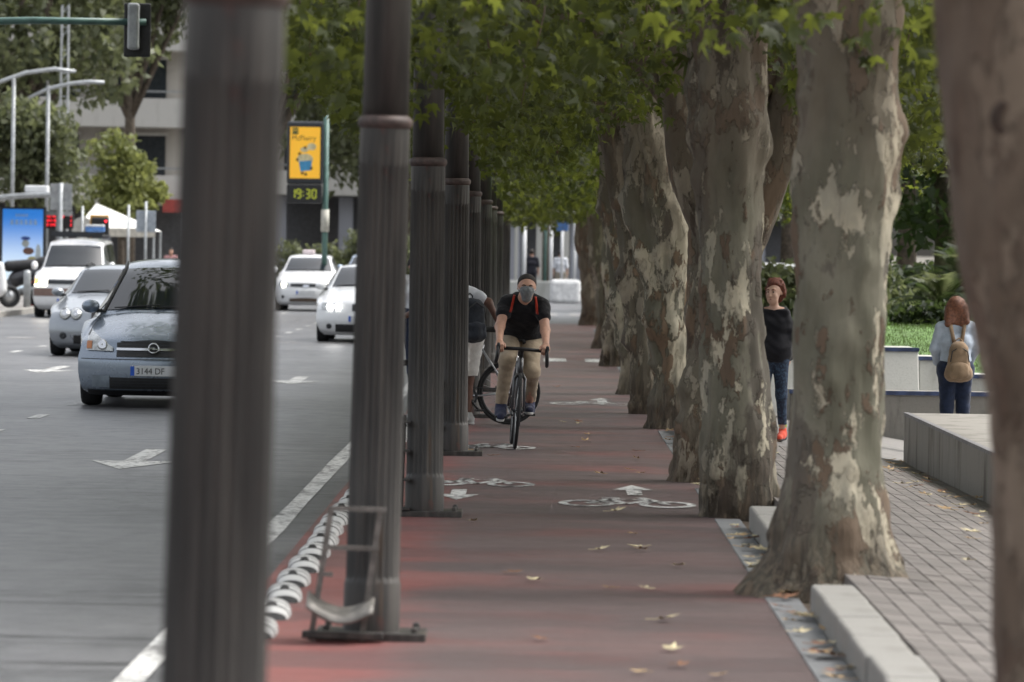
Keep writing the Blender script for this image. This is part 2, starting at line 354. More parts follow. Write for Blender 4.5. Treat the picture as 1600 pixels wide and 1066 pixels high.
for k in range(26):
    MB().box((0, 0, 0), (.24, 3.96, .3)).build('kerb_stone', M['kerb'], bpy.data.objects['far_pavement'], loc=(-12.48, 62+k*4, -.012), bevel=.02)
pv = MB(); pv.grid([[(x, y, zside(x, y)-.05) for x in (XP, 4.9, 20, 60)] for y in (-12, 26, 33, 40, 53)]); pave = pv.build('pavement', M['joint'], fix=False); pave['kind'] = 'structure'
pv = MB(); pv.grid([[(x, y, zside(x, y)-.008) for x in (XP, 4.9, 20, 60)] for y in (40.2, 53, 106)]); p2 = pv.build('plaza_paving', M['pave'], fix=False); p2['kind'] = 'structure'
# --- painted markings
def flat(name, polys, z, m, parent):
    b = MB()
    for p in polys: b.add([(x, y, z) for x, y in p], [tuple(range(len(p)))])
    o = b.build(name, m, parent, fix=False)
    for f in o.data.polygons:
        if f.normal.z < 0: f.flip()
    return o
def ring(cx, cy, r, w, n=18, sy=1.0):
    return [[(cx+(r+e*w)*math.cos(a), cy+sy*(r+e*w)*math.sin(a)) for e, a in ((-.5, a0), (.5, a0), (.5, a1), (-.5, a1))] for a0, a1 in [(2*math.pi*i/n, 2*math.pi*(i+1)/n) for i in range(n)]]
def stroke(p, q, w):
    d = (Vector(q)-Vector(p)); n = Vector((-d.y, d.x)).normalized()*w/2; p = Vector(p); q = Vector(q)
    return [tuple(p+n), tuple(q+n), tuple(q-n), tuple(p-n)]
_y = -12.0; k = 0
b = MB(); b.grid([[(-1.700+.008*math.sin(y*1.3), y, .004), (-1.575+.008*math.sin(y*.9+1), y, .004)] for y in np.linspace(-10, 104, 40)]); b.build('edge_line', M['line'], road, fix=False)
for k in range(22):
    y = 40.9+3.75*k
    flat('lane_dash', [[(-5.11, y), (-4.99, y), (-4.99, y+1.1), (-5.11, y+1.1)]], .004, M['paint'], road)
    if y > 62: flat('lane_dash', [[(-8.41, y), (-8.29, y), (-8.29, y+1.1), (-8.41, y+1.1)]], .004, M['paint'], road)
def lane_arrow(x, y, s=1.0, turn=False):
    p = [[(x, y-1.0), (x-.36*s, y+.35), (x-.09, y+.3), (x+.09, y+.3), (x+.36*s, y+.35)], [(x-.09, y+.3), (x+.09, y+.3), (x+.09, y+2.4), (x-.09, y+2.4)]]
    flat('lane_arrow', p, .004, M['paint'], road)
for px, py in ((208, 722), (75, 579), (460, 596)):
    g = gnd(px, py); lane_arrow(g.x, g.y-.2)
for k in range(11):
    x = -11.6+k*.95
    flat('crossing_block', [[(x, 81), (x+.55, 81), (x+.55, 82.2), (x, 82.2)]], .004, M['paint_worn'], road)
for k in range(4):
    x = -1.25+k*.66
    flat('crossing_block', [[(x, 70.2), (x+.36, 70.2), (x+.36, 72.2), (x, 72.2)]], .010, M['paint'], lane)
for k in range(6):
    x = -1.6+k*.8
    flat('crossing_block', [[(x, 118), (x+.45, 118), (x+.45, 123), (x, 123)]], .006, M['paint_worn'], cross)
def bike_symbol(px, py, s=1.0):
    g = gnd(px, py); x, y = g.x, g.y; w = .062
    P = ring(x-.29*s, y, .17*s, w, sy=1.9)+ring(x+.27*s, y-.05, .17*s, w, sy=1.9)
    pts = [(-.29, 0), (-.12, .55), (.17, .5), (-.02, -.05), (-.29, 0)]
    P += [stroke((x+a[0]*s, y+a[1]), (x+c[0]*s, y+c[1]), w*1.1) for a, c in zip(pts, pts[1:])]
    P += [stroke((x-.02*s, y-.05), (x-.12*s, y+.55), w), stroke((x+.17*s, y+.5), (x+.27*s, y-.05), w), stroke((x+.17*s, y+.5), (x+.10*s, y+.75), w), stroke((x-.18*s, y+.66), (x-.05*s, y+.66), w*1.5)]
    flat('bicycle_symbol', P, .009, M['paint'], lane)
def small_arrow(px, py, flip=1):
    g = gnd(px, py); x, y = g.x, g.y; f = flip
    flat('cycle_arrow', [[(x, y+.8*f), (x-.15, y+.1*f), (x+.15, y+.1*f)], [(x-.055, y+.1*f), (x-.055, y-.55*f), (x+.055, y-.55*f), (x+.055, y+.1*f)]], .009, M['paint'], lane)
bike_symbol(982, 789); bike_symbol(748, 757, .9); bike_symbol(925, 632); bike_symbol(770, 700, .8)
small_arrow(990, 769, 1); small_arrow(716, 773, -1); small_arrow(940, 627, 1)
# --- kerb stones, gutter slabs and pavers
TREE_Y = [12, 23.3, 30, 34.5, 44.6, 48.6, 55, 68, 80, 104]
ks = MB().box((0, 0, 0), (.215, .93, .30)).mesh('kerb_stone')
gs = MB().box((0, 0, 0), (.172, .93, .05)).mesh('gutter_slab')
kerb_root = thing('kerb', 'pale stone kerb between the red cycle lane and the paved walk', 'kerb'); gut_root = thing('gutter', 'grey slab gutter strip along the right edge of the cycle lane', 'gutter')
for k in range(95):
    y = 9.2+.95*k
    near = min(abs(y-t) for t in TREE_Y)
    if near > .95:
        o = obj('kerb_stone', ks, M['kerb'], kerb_root, loc=(1.462+random.uniform(-.008, .008), y, .0+random.uniform(-.006, .003)), bevel=.018); o.rotation_euler.z = random.uniform(-.008, .008)
    if near > .7:
        o = obj('gutter_slab', gs, M['gutter'], gut_root, loc=(1.262, y, -.0145+random.uniform(-.002, .002)), bevel=.004)
BX, BY = .115, .225
sl = math.atan(.10); bs = []
for j in range(int((40.2-15.6)/BY)):
    for i in range(28):
        x = XP+BX/2+i*BX; y = 15.6+j*BY+(BY/2 if i % 2 else 0)
        bs.append((x, y))
def inview(x, y):
    v = CAMR.transposed() @ Vector((x, y, zside(x, y)-CAMH)); px = CW-FPX*v.x/v.z; py = CH+FPX*v.y/v.z
    return 1290 < px < 1570 and py < 1085
front = [p for p in bs if inview(*p)][:300]; fs = set(front)
bm_ = MB().box((0, 0, 0), (BX-.009, BY-.012, .05)).mesh('brick')
for (x, y) in front:
    o = obj('brick', bm_, M['brick'], pave, loc=(x, y, zside(x, y)-.025+random.uniform(-.002, .002))); o.rotation_euler = (random.uniform(-.006, .006), math.atan(zslope(y))+random.uniform(-.008, .008), random.uniform(-.01, .01))
b = MB(); rn = []
for (x, y) in bs:
    if (x, y) in fs: continue
    b.box((x, y, zside(x, y)-.025+random.uniform(-.002, .002)), (BX-.009, BY-.012, .05), ry=math.atan(zslope(y))); rn += [random.random()]*8
me = b.mesh('paver_field'); a = me.attributes.new('rnd', 'FLOAT', 'POINT'); a.data.foreach_set('value', rn); tag(obj('paver_field', me, M['brick'], pave), kind='stuff')
# ================================================================ plane trees
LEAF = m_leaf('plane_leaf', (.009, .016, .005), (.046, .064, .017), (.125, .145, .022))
LEAF_FAR = m_leaf('far_leaf', (.060, .074, .042), (.155, .168, .095), (.16, .18, .08), .4)  # paler than the near leaves: distance haze is put into this colour
LEAF_OLIVE = m_leaf('olive_leaf', (.11, .135, .045), (.21, .22, .075), (.24, .26, .08), .4)
LEAF_DARK = m_leaf('dark_leaf', (.018, .030, .015), (.048, .066, .028), (.06, .085, .025), .4)
def leaf_template(kind):
    if kind == 'lobed':                               # five pointed lobes round the stalk end
        V = [(0, 0, 0)]; Q = []
        tips = [(-100, .55), (-48, .82), (0, 1.0), (48, .82), (100, .55)]; notch = [-150, -72, -24, 24, 72, 150]
        for a in notch: r = .22 if abs(a) > 120 else .42; V.append((r*math.sin(R(a)), r*math.cos(R(a)), .0))
        for a, r in tips: V.append((r*math.sin(R(a)), r*math.cos(R(a)), -.16*r))
        Q = [(0, 1+i, 7+i, 2+i) for i in range(5)]
    else:
        V = [(0, -.4, 0), (-.42, .2, .06), (0, .9, -.12), (.42, .2, .06)]; Q = [(0, 3, 2, 1)]
    return np.array(V, float), np.array(Q)
def leaf_mesh(name, P, size, kind='lobed', tilt=.75, rnd=None):
    V, Q = leaf_template(kind); n = len(P); m = len(V)
    ang = RNG.uniform(0, 2*np.pi, n); tx = RNG.normal(0, tilt, n); ty = RNG.normal(0, tilt, n)
    ca, sa = np.cos(ang), np.sin(ang)
    def rot(ax, t):
        c, s_ = np.cos(t), np.sin(t); Mx = np.zeros((n, 3, 3))
        i, j = [(1, 2), (2, 0), (0, 1)][ax]; Mx[:, ax, ax] = 1; Mx[:, i, i] = c; Mx[:, j, j] = c; Mx[:, i, j] = -s_; Mx[:, j, i] = s_; return Mx
    Rm = rot(2, ang) @ rot(0, tx-.35) @ rot(1, ty)
    V = np.repeat(V[None], n, 0)*np.array([1, 1, 1.0]); V[:, :, 2] += (V[:, :, 0]**2)*RNG.normal(-.1, .45, n)[:, None]+(V[:, :, 1]**2)*RNG.normal(-.15, .35, n)[:, None]; V[:, :, 0] *= RNG.uniform(.7, 1.1, n)[:, None]
    W = np.einsum('nij,nmj->nmi', Rm, V)*size[:, None, None]+P[:, None, :]
    QQ = (Q[None]+(np.arange(n)*m)[:, None, None]).reshape(-1, 4)
    r = RNG.random(n) if rnd is None else rnd
    return np_mesh(name, W.reshape(-1, 3), QQ, np.repeat(r, m))
def nval(P, s, o=0.0): return np.array([noise.noise((p[0]*s+o, p[1]*s+o*.7, p[2]*s-o)) for p in P])
def trunk_mesh(rows, seed=0, burls=(), n=52, per=9, flare=.0, lump=1.0, basez=None):
    """rows: (x, y, z, r) up the trunk; burls: (z, angle, height, spread)"""
    rows = [np.array(r_, float) for r_ in rows]; pts = []
    for i in range(len(rows)-1):
        p0, p1, p2, p3 = rows[max(i-1, 0)], rows[i], rows[i+1], rows[min(i+2, len(rows)-1)]
        for k in range(per):
            t = k/per; pts.append(.5*((2*p1)+(-p0+p2)*t+(2*p0-5*p1+4*p2-p3)*t*t+(-p0+3*p1-3*p2+p3)*t**3))
    pts.append(rows[-1]); b = MB(); G = []
    z0 = rows[0][2] if basez is None else basez
    for p in pts:
        row = []
        for k in range(n):
            a = 2*math.pi*k/n; ca, sa = math.cos(a), math.sin(a); q = (ca*1.3+seed, sa*1.3-seed, p[2]*.8)
            dsp = lump*(.13*noise.noise((q[0]*1.1, q[1]*1.1, q[2]*1.6))+.085*noise.noise((q[0]*2.6, q[1]*2.6, q[2]*4))+.042*noise.noise((q[0]*6, q[1]*6, q[2]*9))+.022*noise.noise((q[0]*14, q[1]*14, q[2]*20)))
            h = p[2]-z0
            if flare: dsp += flare*math.exp(-max(h, 0)/.16)*(.35+.65*max(0, math.sin(a*3+seed*2)+.3*math.sin(a*7+seed)))
            if h < .6: dsp += .14*(1-h/.6)*noise.noise((q[0]*5, q[1]*5, q[2]*7+3))
            r = p[3]*(1+dsp)
            for bz, ba, bh, bs_ in burls:
                da = (a-ba+math.pi) % (2*math.pi)-math.pi
                e = math.exp(-((p[2]-bz)/bs_)**2-(da*p[3]/bs_)**2)
                r += bh*e*(1+.5*noise.noise((q[0]*7, q[1]*7, q[2]*12)))
            row.append((p[0]+r*ca, p[1]+r*sa, p[2]))
        G.append(row)
    b.grid(G, True); b.f.append(tuple(range(len(b.v)-n, len(b.v)))); return b
def px_rows(d, outl):
    out = []
    for y, xl, xr in outl:
        A, B = at(xl, y, d), at(xr, y, d); out.append(((A.x+B.x)/2, d, (A.z+B.z)/2, (B.x-A.x)/2))
    return out[0:] if out[0][2] < out[-1][2] else out[::-1]
PI = math.pi
TREES = [
 dict(d=12.0, o=[(1385, 1540, 1860), (1330, 1552, 1850), (1200, 1556, 1838), (1066, 1557, 1830), (850, 1551, 1822), (650, 1541, 1810), (400, 1502, 1790), (200, 1477, 1770), (0, 1455, 1745), (-250, 1430, 1720), (-700, 1400, 1700)],
      burls=[(1.78+205/583, -PI/2+.35, .035, .04)], hue=.8, label='blurred brown plane trunk filling the right edge, nearest of the row', lump=.7),
 dict(d=23.3, o=[(962, 1145, 1430), (938, 1152, 1425), (915, 1168, 1420), (880, 1190, 1404), (830, 1203, 1392), (760, 1218, 1381), (680, 1231, 1376), (600, 1240, 1378), (500, 1240, 1382), (400, 1243, 1385), (320, 1247, 1392), (250, 1250, 1400), (180, 1250, 1400), (100, 1247, 1400), (20, 1235, 1412), (-80, 1225, 1425), (-300, 1215, 1430)],
      burls=[(2.42, -.15, .055, .11), (2.28, -.5, .03, .07), (1.15, -PI/2-.4, .03, .09), (2.2, PI+.4, .03, .16)], hue=.0, flare=.14, label='thick mottled plane trunk with wide roots beside the stone kerb end'),
 dict(d=30.0, o=[(832, 1096, 1222), (815, 1098, 1219), (790, 1099, 1216), (740, 1099, 1212), (680, 1100, 1209), (600, 1099, 1202), (500, 1095, 1193), (400, 1092, 1187), (330, 1090, 1188), (270, 1088, 1192), (200, 1084, 1196), (120, 1080, 1196), (40, 1074, 1196), (-100, 1062, 1200)],
      burls=[(2.55, PI, .06, .14), (2.25, PI+.3, .05, .10), (2.5, .1, .045, .16), (.35, PI+.6, .035, .12), (2.85, PI-.2, .05, .12)], hue=.0, flare=.10, label='smooth grey green plane trunk, second from the thick rooted one, woman peering behind'),
 dict(d=34.5, o=[(765, 1040, 1150), (748, 1044, 1150), (700, 1052, 1148), (640, 1066, 1143), (580, 1074, 1142), (500, 1080, 1150), (430, 1082, 1165), (360, 1076, 1185), (320, 1070, 1200)],
      limbs=[[(370, 1085, 1140), (290, 1052, 1108), (220, 1040, 1096), (120, 1030, 1085), (0, 1020, 1080)], [(400, 1130, 1190), (300, 1160, 1228), (200, 1192, 1262), (100, 1215, 1275), (-20, 1235, 1290)]],
      burls=[(.45, PI+.5, .06, .13), (.75, PI+.2, .03, .1)], hue=.35, flare=.10, label='forked plane tree with a bulging brown foot, half hidden by the smooth grey trunk'),
 dict(d=44.6, ct=.50, o=[(690, 1008, 1078), (672, 1012, 1076), (640, 1020, 1076), (560, 1020, 1078), (480, 1010, 1082), (400, 1001, 1084), (330, 987, 1079), (280, 980, 1058), (220, 974, 1040), (150, 964, 1028), (40, 952, 1022), (-60, 935, 1030)],
      burls=[(1.05, PI+.6, .05, .12), (1.75, PI+.3, .05, .16), (2.3, PI, .05, .12), (.25, PI+.5, .04, .12)], hue=.05, flare=.1, label='gnarled plane trunk with large white bark flakes, leaning left at the top', lump=1.5),
 dict(d=48.6, ct=.52, o=[(662, 982, 1042), (645, 984, 1040), (600, 985, 1035), (500, 980, 1030), (400, 971, 1025), (300, 951, 1008), (200, 936, 990), (60, 925, 980)],
      burls=[(.8, PI+.4, .06, .13), (1.5, PI, .05, .13)], hue=.3, flare=.12, label='knobbly plane trunk just behind the white flaked one', lump=1.6),
 dict(d=55.0, ct=.50, o=[(634, 962, 1012), (620, 965, 1010), (560, 971, 1008), (450, 957, 1000), (350, 946, 992), (250, 935, 985), (80, 925, 980)],
      burls=[(1.1, PI+.3, .06, .15), (.6, PI+.5, .05, .12)], hue=.1, flare=.14, label='dark footed plane trunk at the middle of the receding row', lump=1.7),
 dict(d=68.0, ct=.49, o=[(584, 938, 988), (570, 941, 984), (520, 946, 978), (450, 946, 980), (380, 944, 975), (300, 936, 972), (150, 925, 965)],
      burls=[(1.4, PI+.3, .07, .2), (.5, PI+.5, .06, .15)], hue=.1, flare=.16, label='pale swollen plane trunk beyond the middle of the row', lump=1.8),
 dict(d=80.0, o=[(555, 926, 970), (541, 929, 966), (500, 934, 961), (420, 925, 955), (330, 916, 950), (200, 905, 945)],
      burls=[(1.5, PI+.3, .06, .2)], hue=.4, flare=.16, label='brown plane trunk second from the far end of the row', lump=1.4),
 dict(d=104.0, o=[(524, 902, 942), (510, 904, 940), (470, 907, 945), (400, 905, 945), (330, 900, 945), (200, 893, 940)],
      burls=[(2.0, PI, .08, .25)], hue=.55, flare=.1, label='plain brown plane trunk last of the row at the crossing', lump=1.0)]
roots = []
for i, T in enumerate(TREES):
    if i >= 3:
        rb = random.Random(i); T['burls'] = T['burls']+[(rb.uniform(.1, 3.0), rb.choice([PI+rb.uniform(-.7, .9), -PI/2+rb.uniform(-.8, .8), rb.uniform(-.6, .2)]), rb.uniform(.02, .06), rb.uniform(.05, .13)) for _ in range(12)]
    elif i: rb = random.Random(i); T['burls'] = T['burls']+[(rb.uniform(.3, 3.0), rb.choice([PI+rb.uniform(-.7, .9), -PI/2+rb.uniform(-.8, .8), rb.uniform(-.6, .2)]), rb.uniform(.012, .03), rb.uniform(.04, .09)) for _ in range(10)]
    rows = px_rows(T['d'], T['o']); base = Vector((rows[0][0], T['d'], 0))
    root = thing('plane_tree', T['label'], 'tree', base, group='plane trees along the cycle lane'); roots.append(root)
    loc = [(r[0]-base.x, 0, r[2], r[3]) for r in rows]
    top = loc[-1]; lean = (loc[-1][0]-loc[-2][0])/max(loc[-1][2]-loc[-2][2], .1)
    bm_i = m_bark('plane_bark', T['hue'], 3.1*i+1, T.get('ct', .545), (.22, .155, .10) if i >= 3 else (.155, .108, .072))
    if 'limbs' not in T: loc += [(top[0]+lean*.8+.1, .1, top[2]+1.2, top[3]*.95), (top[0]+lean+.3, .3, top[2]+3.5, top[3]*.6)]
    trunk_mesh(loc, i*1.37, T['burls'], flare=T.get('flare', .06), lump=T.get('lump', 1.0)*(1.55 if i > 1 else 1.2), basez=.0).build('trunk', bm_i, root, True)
    for L in T.get('limbs', []):
        lr = [(r[0]-base.x, 0, r[2], r[3]) for r in px_rows(T['d'], L)]
        e = lr[-1]; lr += [(e[0]+(e[0]-lr[-2][0]), .1, e[2]+2, e[3]*.8)]
        trunk_mesh(lr, i*2.2+L[0][1], [], n=32, per=7).build('limb', bm_i, root, True)
    # main branches reaching over lane and walk
    zt = max(3.0, min(top[2], 4.6))
    for k, (dx, dy, dz) in enumerate(((-2.6, random.uniform(-1.5, 1.5), 1.3), (2.3, random.uniform(-1.5, 1.5), 1.5), (-1.2, random.uniform(-2, 2), 2.4), (.9, 2.0, 2.2))):
        z1 = zt-.1+.25*k; p = [Vector((top[0], 0, z1-.5)), Vector((top[0]+dx*.3, dy*.3, z1+dz*.35)), Vector((top[0]+dx*.7, dy*.7, z1+dz*.75)), Vector((top[0]+dx*1.2, dy*1.2, z1+dz))]
        MB().tube(p, [.11, .085, .06, .02], 9).build('branch', bm_i, root, True)
BARKD = mat('dark_knot_bark', (.05, .033, .024), .9, var=.4, scale=30, bump=.8)
# --- crowns: one leafy roof, each leaf given to the tree it hangs on
def canopy():
    n = 270000
    X = RNG.uniform(-3.9, 4.8, n); Y = RNG.uniform(13.5, 118, n); u = RNG.random(n)
    low = 2.72+.30*nval(np.stack([X, Y, Y*0], 1), .55)+.35*nval(np.stack([X, Y, Y*0], 1), 1.6, 4)
    low += .95*np.clip(-(X+1.5), 0, 3)+np.clip(24-Y, 0, 10)*.035-np.clip(Y-45, 0, 40)*.006
    low += .35*np.exp(-((X-1.3)/.8)**2)*(Y < 60)*(Y > 24)-.10*(Y < 24)*(Y > 19)*(X > .4)
    low -= .45*np.exp(-((X-2.6)/.7)**2)*(Y > 24)*(Y < 34)
    Z = low+np.where(u < .62, RNG.gamma(1.3, .55, n), RNG.uniform(.4, 4.6, n))
    P = np.stack([X, Y, Z], 1)
    dens = nval(P, .9, 9)+.6*nval(P, 2.3, 2)
    keep = dens > np.where(Z-low < .5, -.02, -.22); keep &= (Z < 7.8-.09*(X-.3)**2); xl = -np.interp(Y, [20, 24, 37, 118], [1.4, 2.0, 3.4, 3.6])+.35*nval(np.stack([Y*0, Y, Z], 1), .6, 2); keep &= X > xl; keep &= ~((Y < 25) & (Z > 3.9)); keep &= ~((Y < 21) & (X > -.2) & (X < .9))
    near = Y < 18; keep &= ~(near & (Z < 3.15))
    return P[keep]
P = canopy(); ty = np.array(TREE_Y); own = np.abs(P[:, 1:2]-ty[None]).argmin(1)
for i, root in enumerate(roots):
    Q = P[own == i]; b0 = np.array(root.location)
    f = Q[:, 1] > 62; size = RNG.uniform(.045, .125, len(Q))*np.where(f, 1.25, 1.0)
    rnd = np.clip(.5+.5*nval(Q, .8, 3)+RNG.normal(0, .25, len(Q)), 0, 1)
    if len(Q): o = obj('crown', leaf_mesh('crown', Q-b0, size, 'lobed', .7, rnd), LEAF, root); o['kind'] = 'stuff'
    # the tall upper crown, above the picture
    if 2 <= i <= 6:
        m_ = 6500; span = 5.5; U = np.stack([RNG.uniform(-7.4, 7.5, m_), RNG.uniform(-span, span, m_)+b0[1], RNG.uniform(5.2, 13.5, m_)], 1); U = U[np.abs(U[:, 0]-.6) < 7.6-.06*(U[:, 2]-8)**2]; U = U[(U[:, 2] > 5.4+.42*np.abs(U[:, 0]-.6))]; U = U[nval(U, .45, i) > -.18]
        obj('upper_crown', leaf_mesh('upper_crown', U-b0, RNG.uniform(.26, .46, len(U)), 'plain', .6), LEAF, root)['kind'] = 'stuff'
    if 2 <= i <= 6 and len(Q):
        low_ = Q[Q[:, 2] < 3.5]; sb = MB()
        for q in low_[RNG.integers(0, max(1, len(low_)), 60)]: p_ = Vector(q-b0); sb.ball(p_, .017, 8, 6); sb.tube([p_, p_+Vector((.01, 0, .12))], .0022, 4, False)
        sb.build('seed_balls', bpy.data.materials.get('plane_fruit') or mat('plane_fruit', (.09, .05, .025), .9), root, True)['kind'] = 'stuff'
    if i == 0:
        kp = at(1583, 186, 11.79)-Vector(b0); MB().lathe([(.062, 0), (.058, .02), (.036, .03), (.03, .012)], tuple(kp), 'Y', 22).build('knot_rim', BARKD, root, True); MB().lathe([(.032, 0), (.022, .02), (.0, .024)], tuple(kp), 'Y', 16).build('knot_heart', mat('knot_wood', (.30, .16, .06), .8, var=.3, scale=40), root, True)
    # hanging twigs
    tw = MB()
    for q in Q[RNG.integers(0, max(1, len(Q)), 70)]:
        q = Vector(q-b0); tw.tube([q+Vector((random.uniform(-.15, .15), random.uniform(-.2, .2), .45)), q+Vector((.04, 0, .2)), q], [.009, .006, .003], 5, False)
    if len(Q): tw.build('twigs', bpy.data.materials['plane_bark'], root)['kind'] = 'stuff'
# ---------------------------------------------------------------- other trees and shrubs
BARK2 = mat('dull_bark', (.10, .08, .06), .9, var=.4, scale=12, bump=.8)
def bush_cloud(c, r, n, clump=1.0, hollow=.35):
    p = RNG.normal(0, 1, (n*3, 3)); p /= np.linalg.norm(p, axis=1)[:, None]; rad = hollow+(1-hollow)*RNG.random(n*3)**.6
    sh = 1+.28*nval(p, 1.7, c[0])+.15*nval(p, 4.0, c[1]); p = p*(rad*sh)[:, None]*np.array(r)+np.array(c)
    d = nval(p, 1.6/clump, c[2])+.5*nval(p, 4/clump, 1); return p[d > -.12][:n]
def tree(name, label, base, h, lobes, m, size, n, group=None, tr=.18, cat='tree', kind='plain'):
    root = thing(name, label, cat, base, group=group)
    MB().tube([(0, 0, -.3), (.03, 0, h*.3), (-.05, .05, h*.6), (.05, 0, h*.85)], [tr*1.25, tr, tr*.7, tr*.25], 12).build('trunk', BARK2, root, True)
    br = MB(); PP = []
    for (c, r) in lobes:
        PP.append(bush_cloud(c, r, n//len(lobes), clump=max(r)*.45)); br.tube([(0, 0, h*.4), (c[0]*.5, c[1]*.5, (h*.4+c[2])/2), c], [tr*.5, tr*.35, tr*.1], 7)
    br.build('branches', BARK2, root, True)['kind'] = 'stuff'
    PP = np.concatenate(PP); rnd = np.clip(.5+.6*nval(PP, .7, 5)+RNG.normal(0, .18, len(PP)), 0, 1)
    obj('crown', leaf_mesh('crown', PP, RNG.uniform(size*.7, size*1.3, len(PP)), kind, .8, rnd), m, root)['kind'] = 'stuff'
    return root
def G(px, d, z=0.0): p = at(px, 400, d); return (p.x, d, z)
# unseen trees added behind the camera to shade the view and fill windscreen reflections
for k, y in enumerate((-14, -22, -30)):
    tree('plane_tree', 'unseen plane tree added behind the camera for shade, %s of three' % ('first', 'second', 'third')[k], (1.3, y, 0), 11, [((random.uniform(-4, 4), random.uniform(-3, 3), random.uniform(5.5, 11)), (3.2, 3.0, 2.2)) for _ in range(9)], LEAF, .34, 5500, 'unseen plane trees added behind the camera', .3)
# left of the road, in front of the flats
def lob(n, rx, rz, z, s): return [((random.uniform(-rx, rx), random.uniform(-rx*.6, rx*.6), z+random.uniform(-rz, rz)), (s*random.uniform(.7, 1.2),)*2+(s*random.uniform(.6, 1.0),)) for _ in range(n)]
random.seed(21)
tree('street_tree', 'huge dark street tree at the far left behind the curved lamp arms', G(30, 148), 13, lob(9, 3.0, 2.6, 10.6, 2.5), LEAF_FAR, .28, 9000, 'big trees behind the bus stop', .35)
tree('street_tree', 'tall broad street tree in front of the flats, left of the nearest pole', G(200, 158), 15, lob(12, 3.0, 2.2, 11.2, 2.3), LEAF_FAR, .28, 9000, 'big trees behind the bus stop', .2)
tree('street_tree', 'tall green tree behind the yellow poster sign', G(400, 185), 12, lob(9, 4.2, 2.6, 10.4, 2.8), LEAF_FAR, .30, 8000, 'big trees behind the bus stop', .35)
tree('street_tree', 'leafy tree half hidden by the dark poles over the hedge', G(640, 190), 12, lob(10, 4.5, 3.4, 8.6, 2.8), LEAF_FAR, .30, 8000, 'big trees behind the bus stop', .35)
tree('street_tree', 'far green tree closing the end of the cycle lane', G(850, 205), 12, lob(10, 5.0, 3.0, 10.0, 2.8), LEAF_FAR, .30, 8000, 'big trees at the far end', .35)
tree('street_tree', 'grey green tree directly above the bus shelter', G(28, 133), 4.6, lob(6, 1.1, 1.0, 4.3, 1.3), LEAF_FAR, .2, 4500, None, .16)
tree('street_tree', 'small yellow olive tree beside the white marquee', G(188, 138), 4.4, lob(6, .7, .9, 3.9, .95)+[((.9, 0, 3.3), (.6, .5, .4))], LEAF_OLIVE, .15, 4500, None, .1)
# park trees at the right
for (px, d, h, s, lab) in ((1300, 92, 9, 2.3, 'dark park tree seen between the two thickest plane trunks'), (1415, 84, 8, 2.2, 'dark park tree right of the thickest plane trunk'), (1475, 72, 7, 1.8, 'dark low branched park tree next to the palm'), (1230, 110, 9, 2.6, 'park tree behind the red haired woman'), (1540, 96, 10, 2.8, 'tall dark park tree behind the nearest trunk'), (1120, 130, 11, 3.2, 'deep green park tree behind the row of trunks'), (1000, 150, 11, 3.2, 'distant park tree behind the far trunks')):
    tree('park_tree', lab, G(px, d, .2), h, lob(9, s*1.0, h*.27, h*.62, s*.75), LEAF_DARK, .17, 7000, 'park trees', .17)
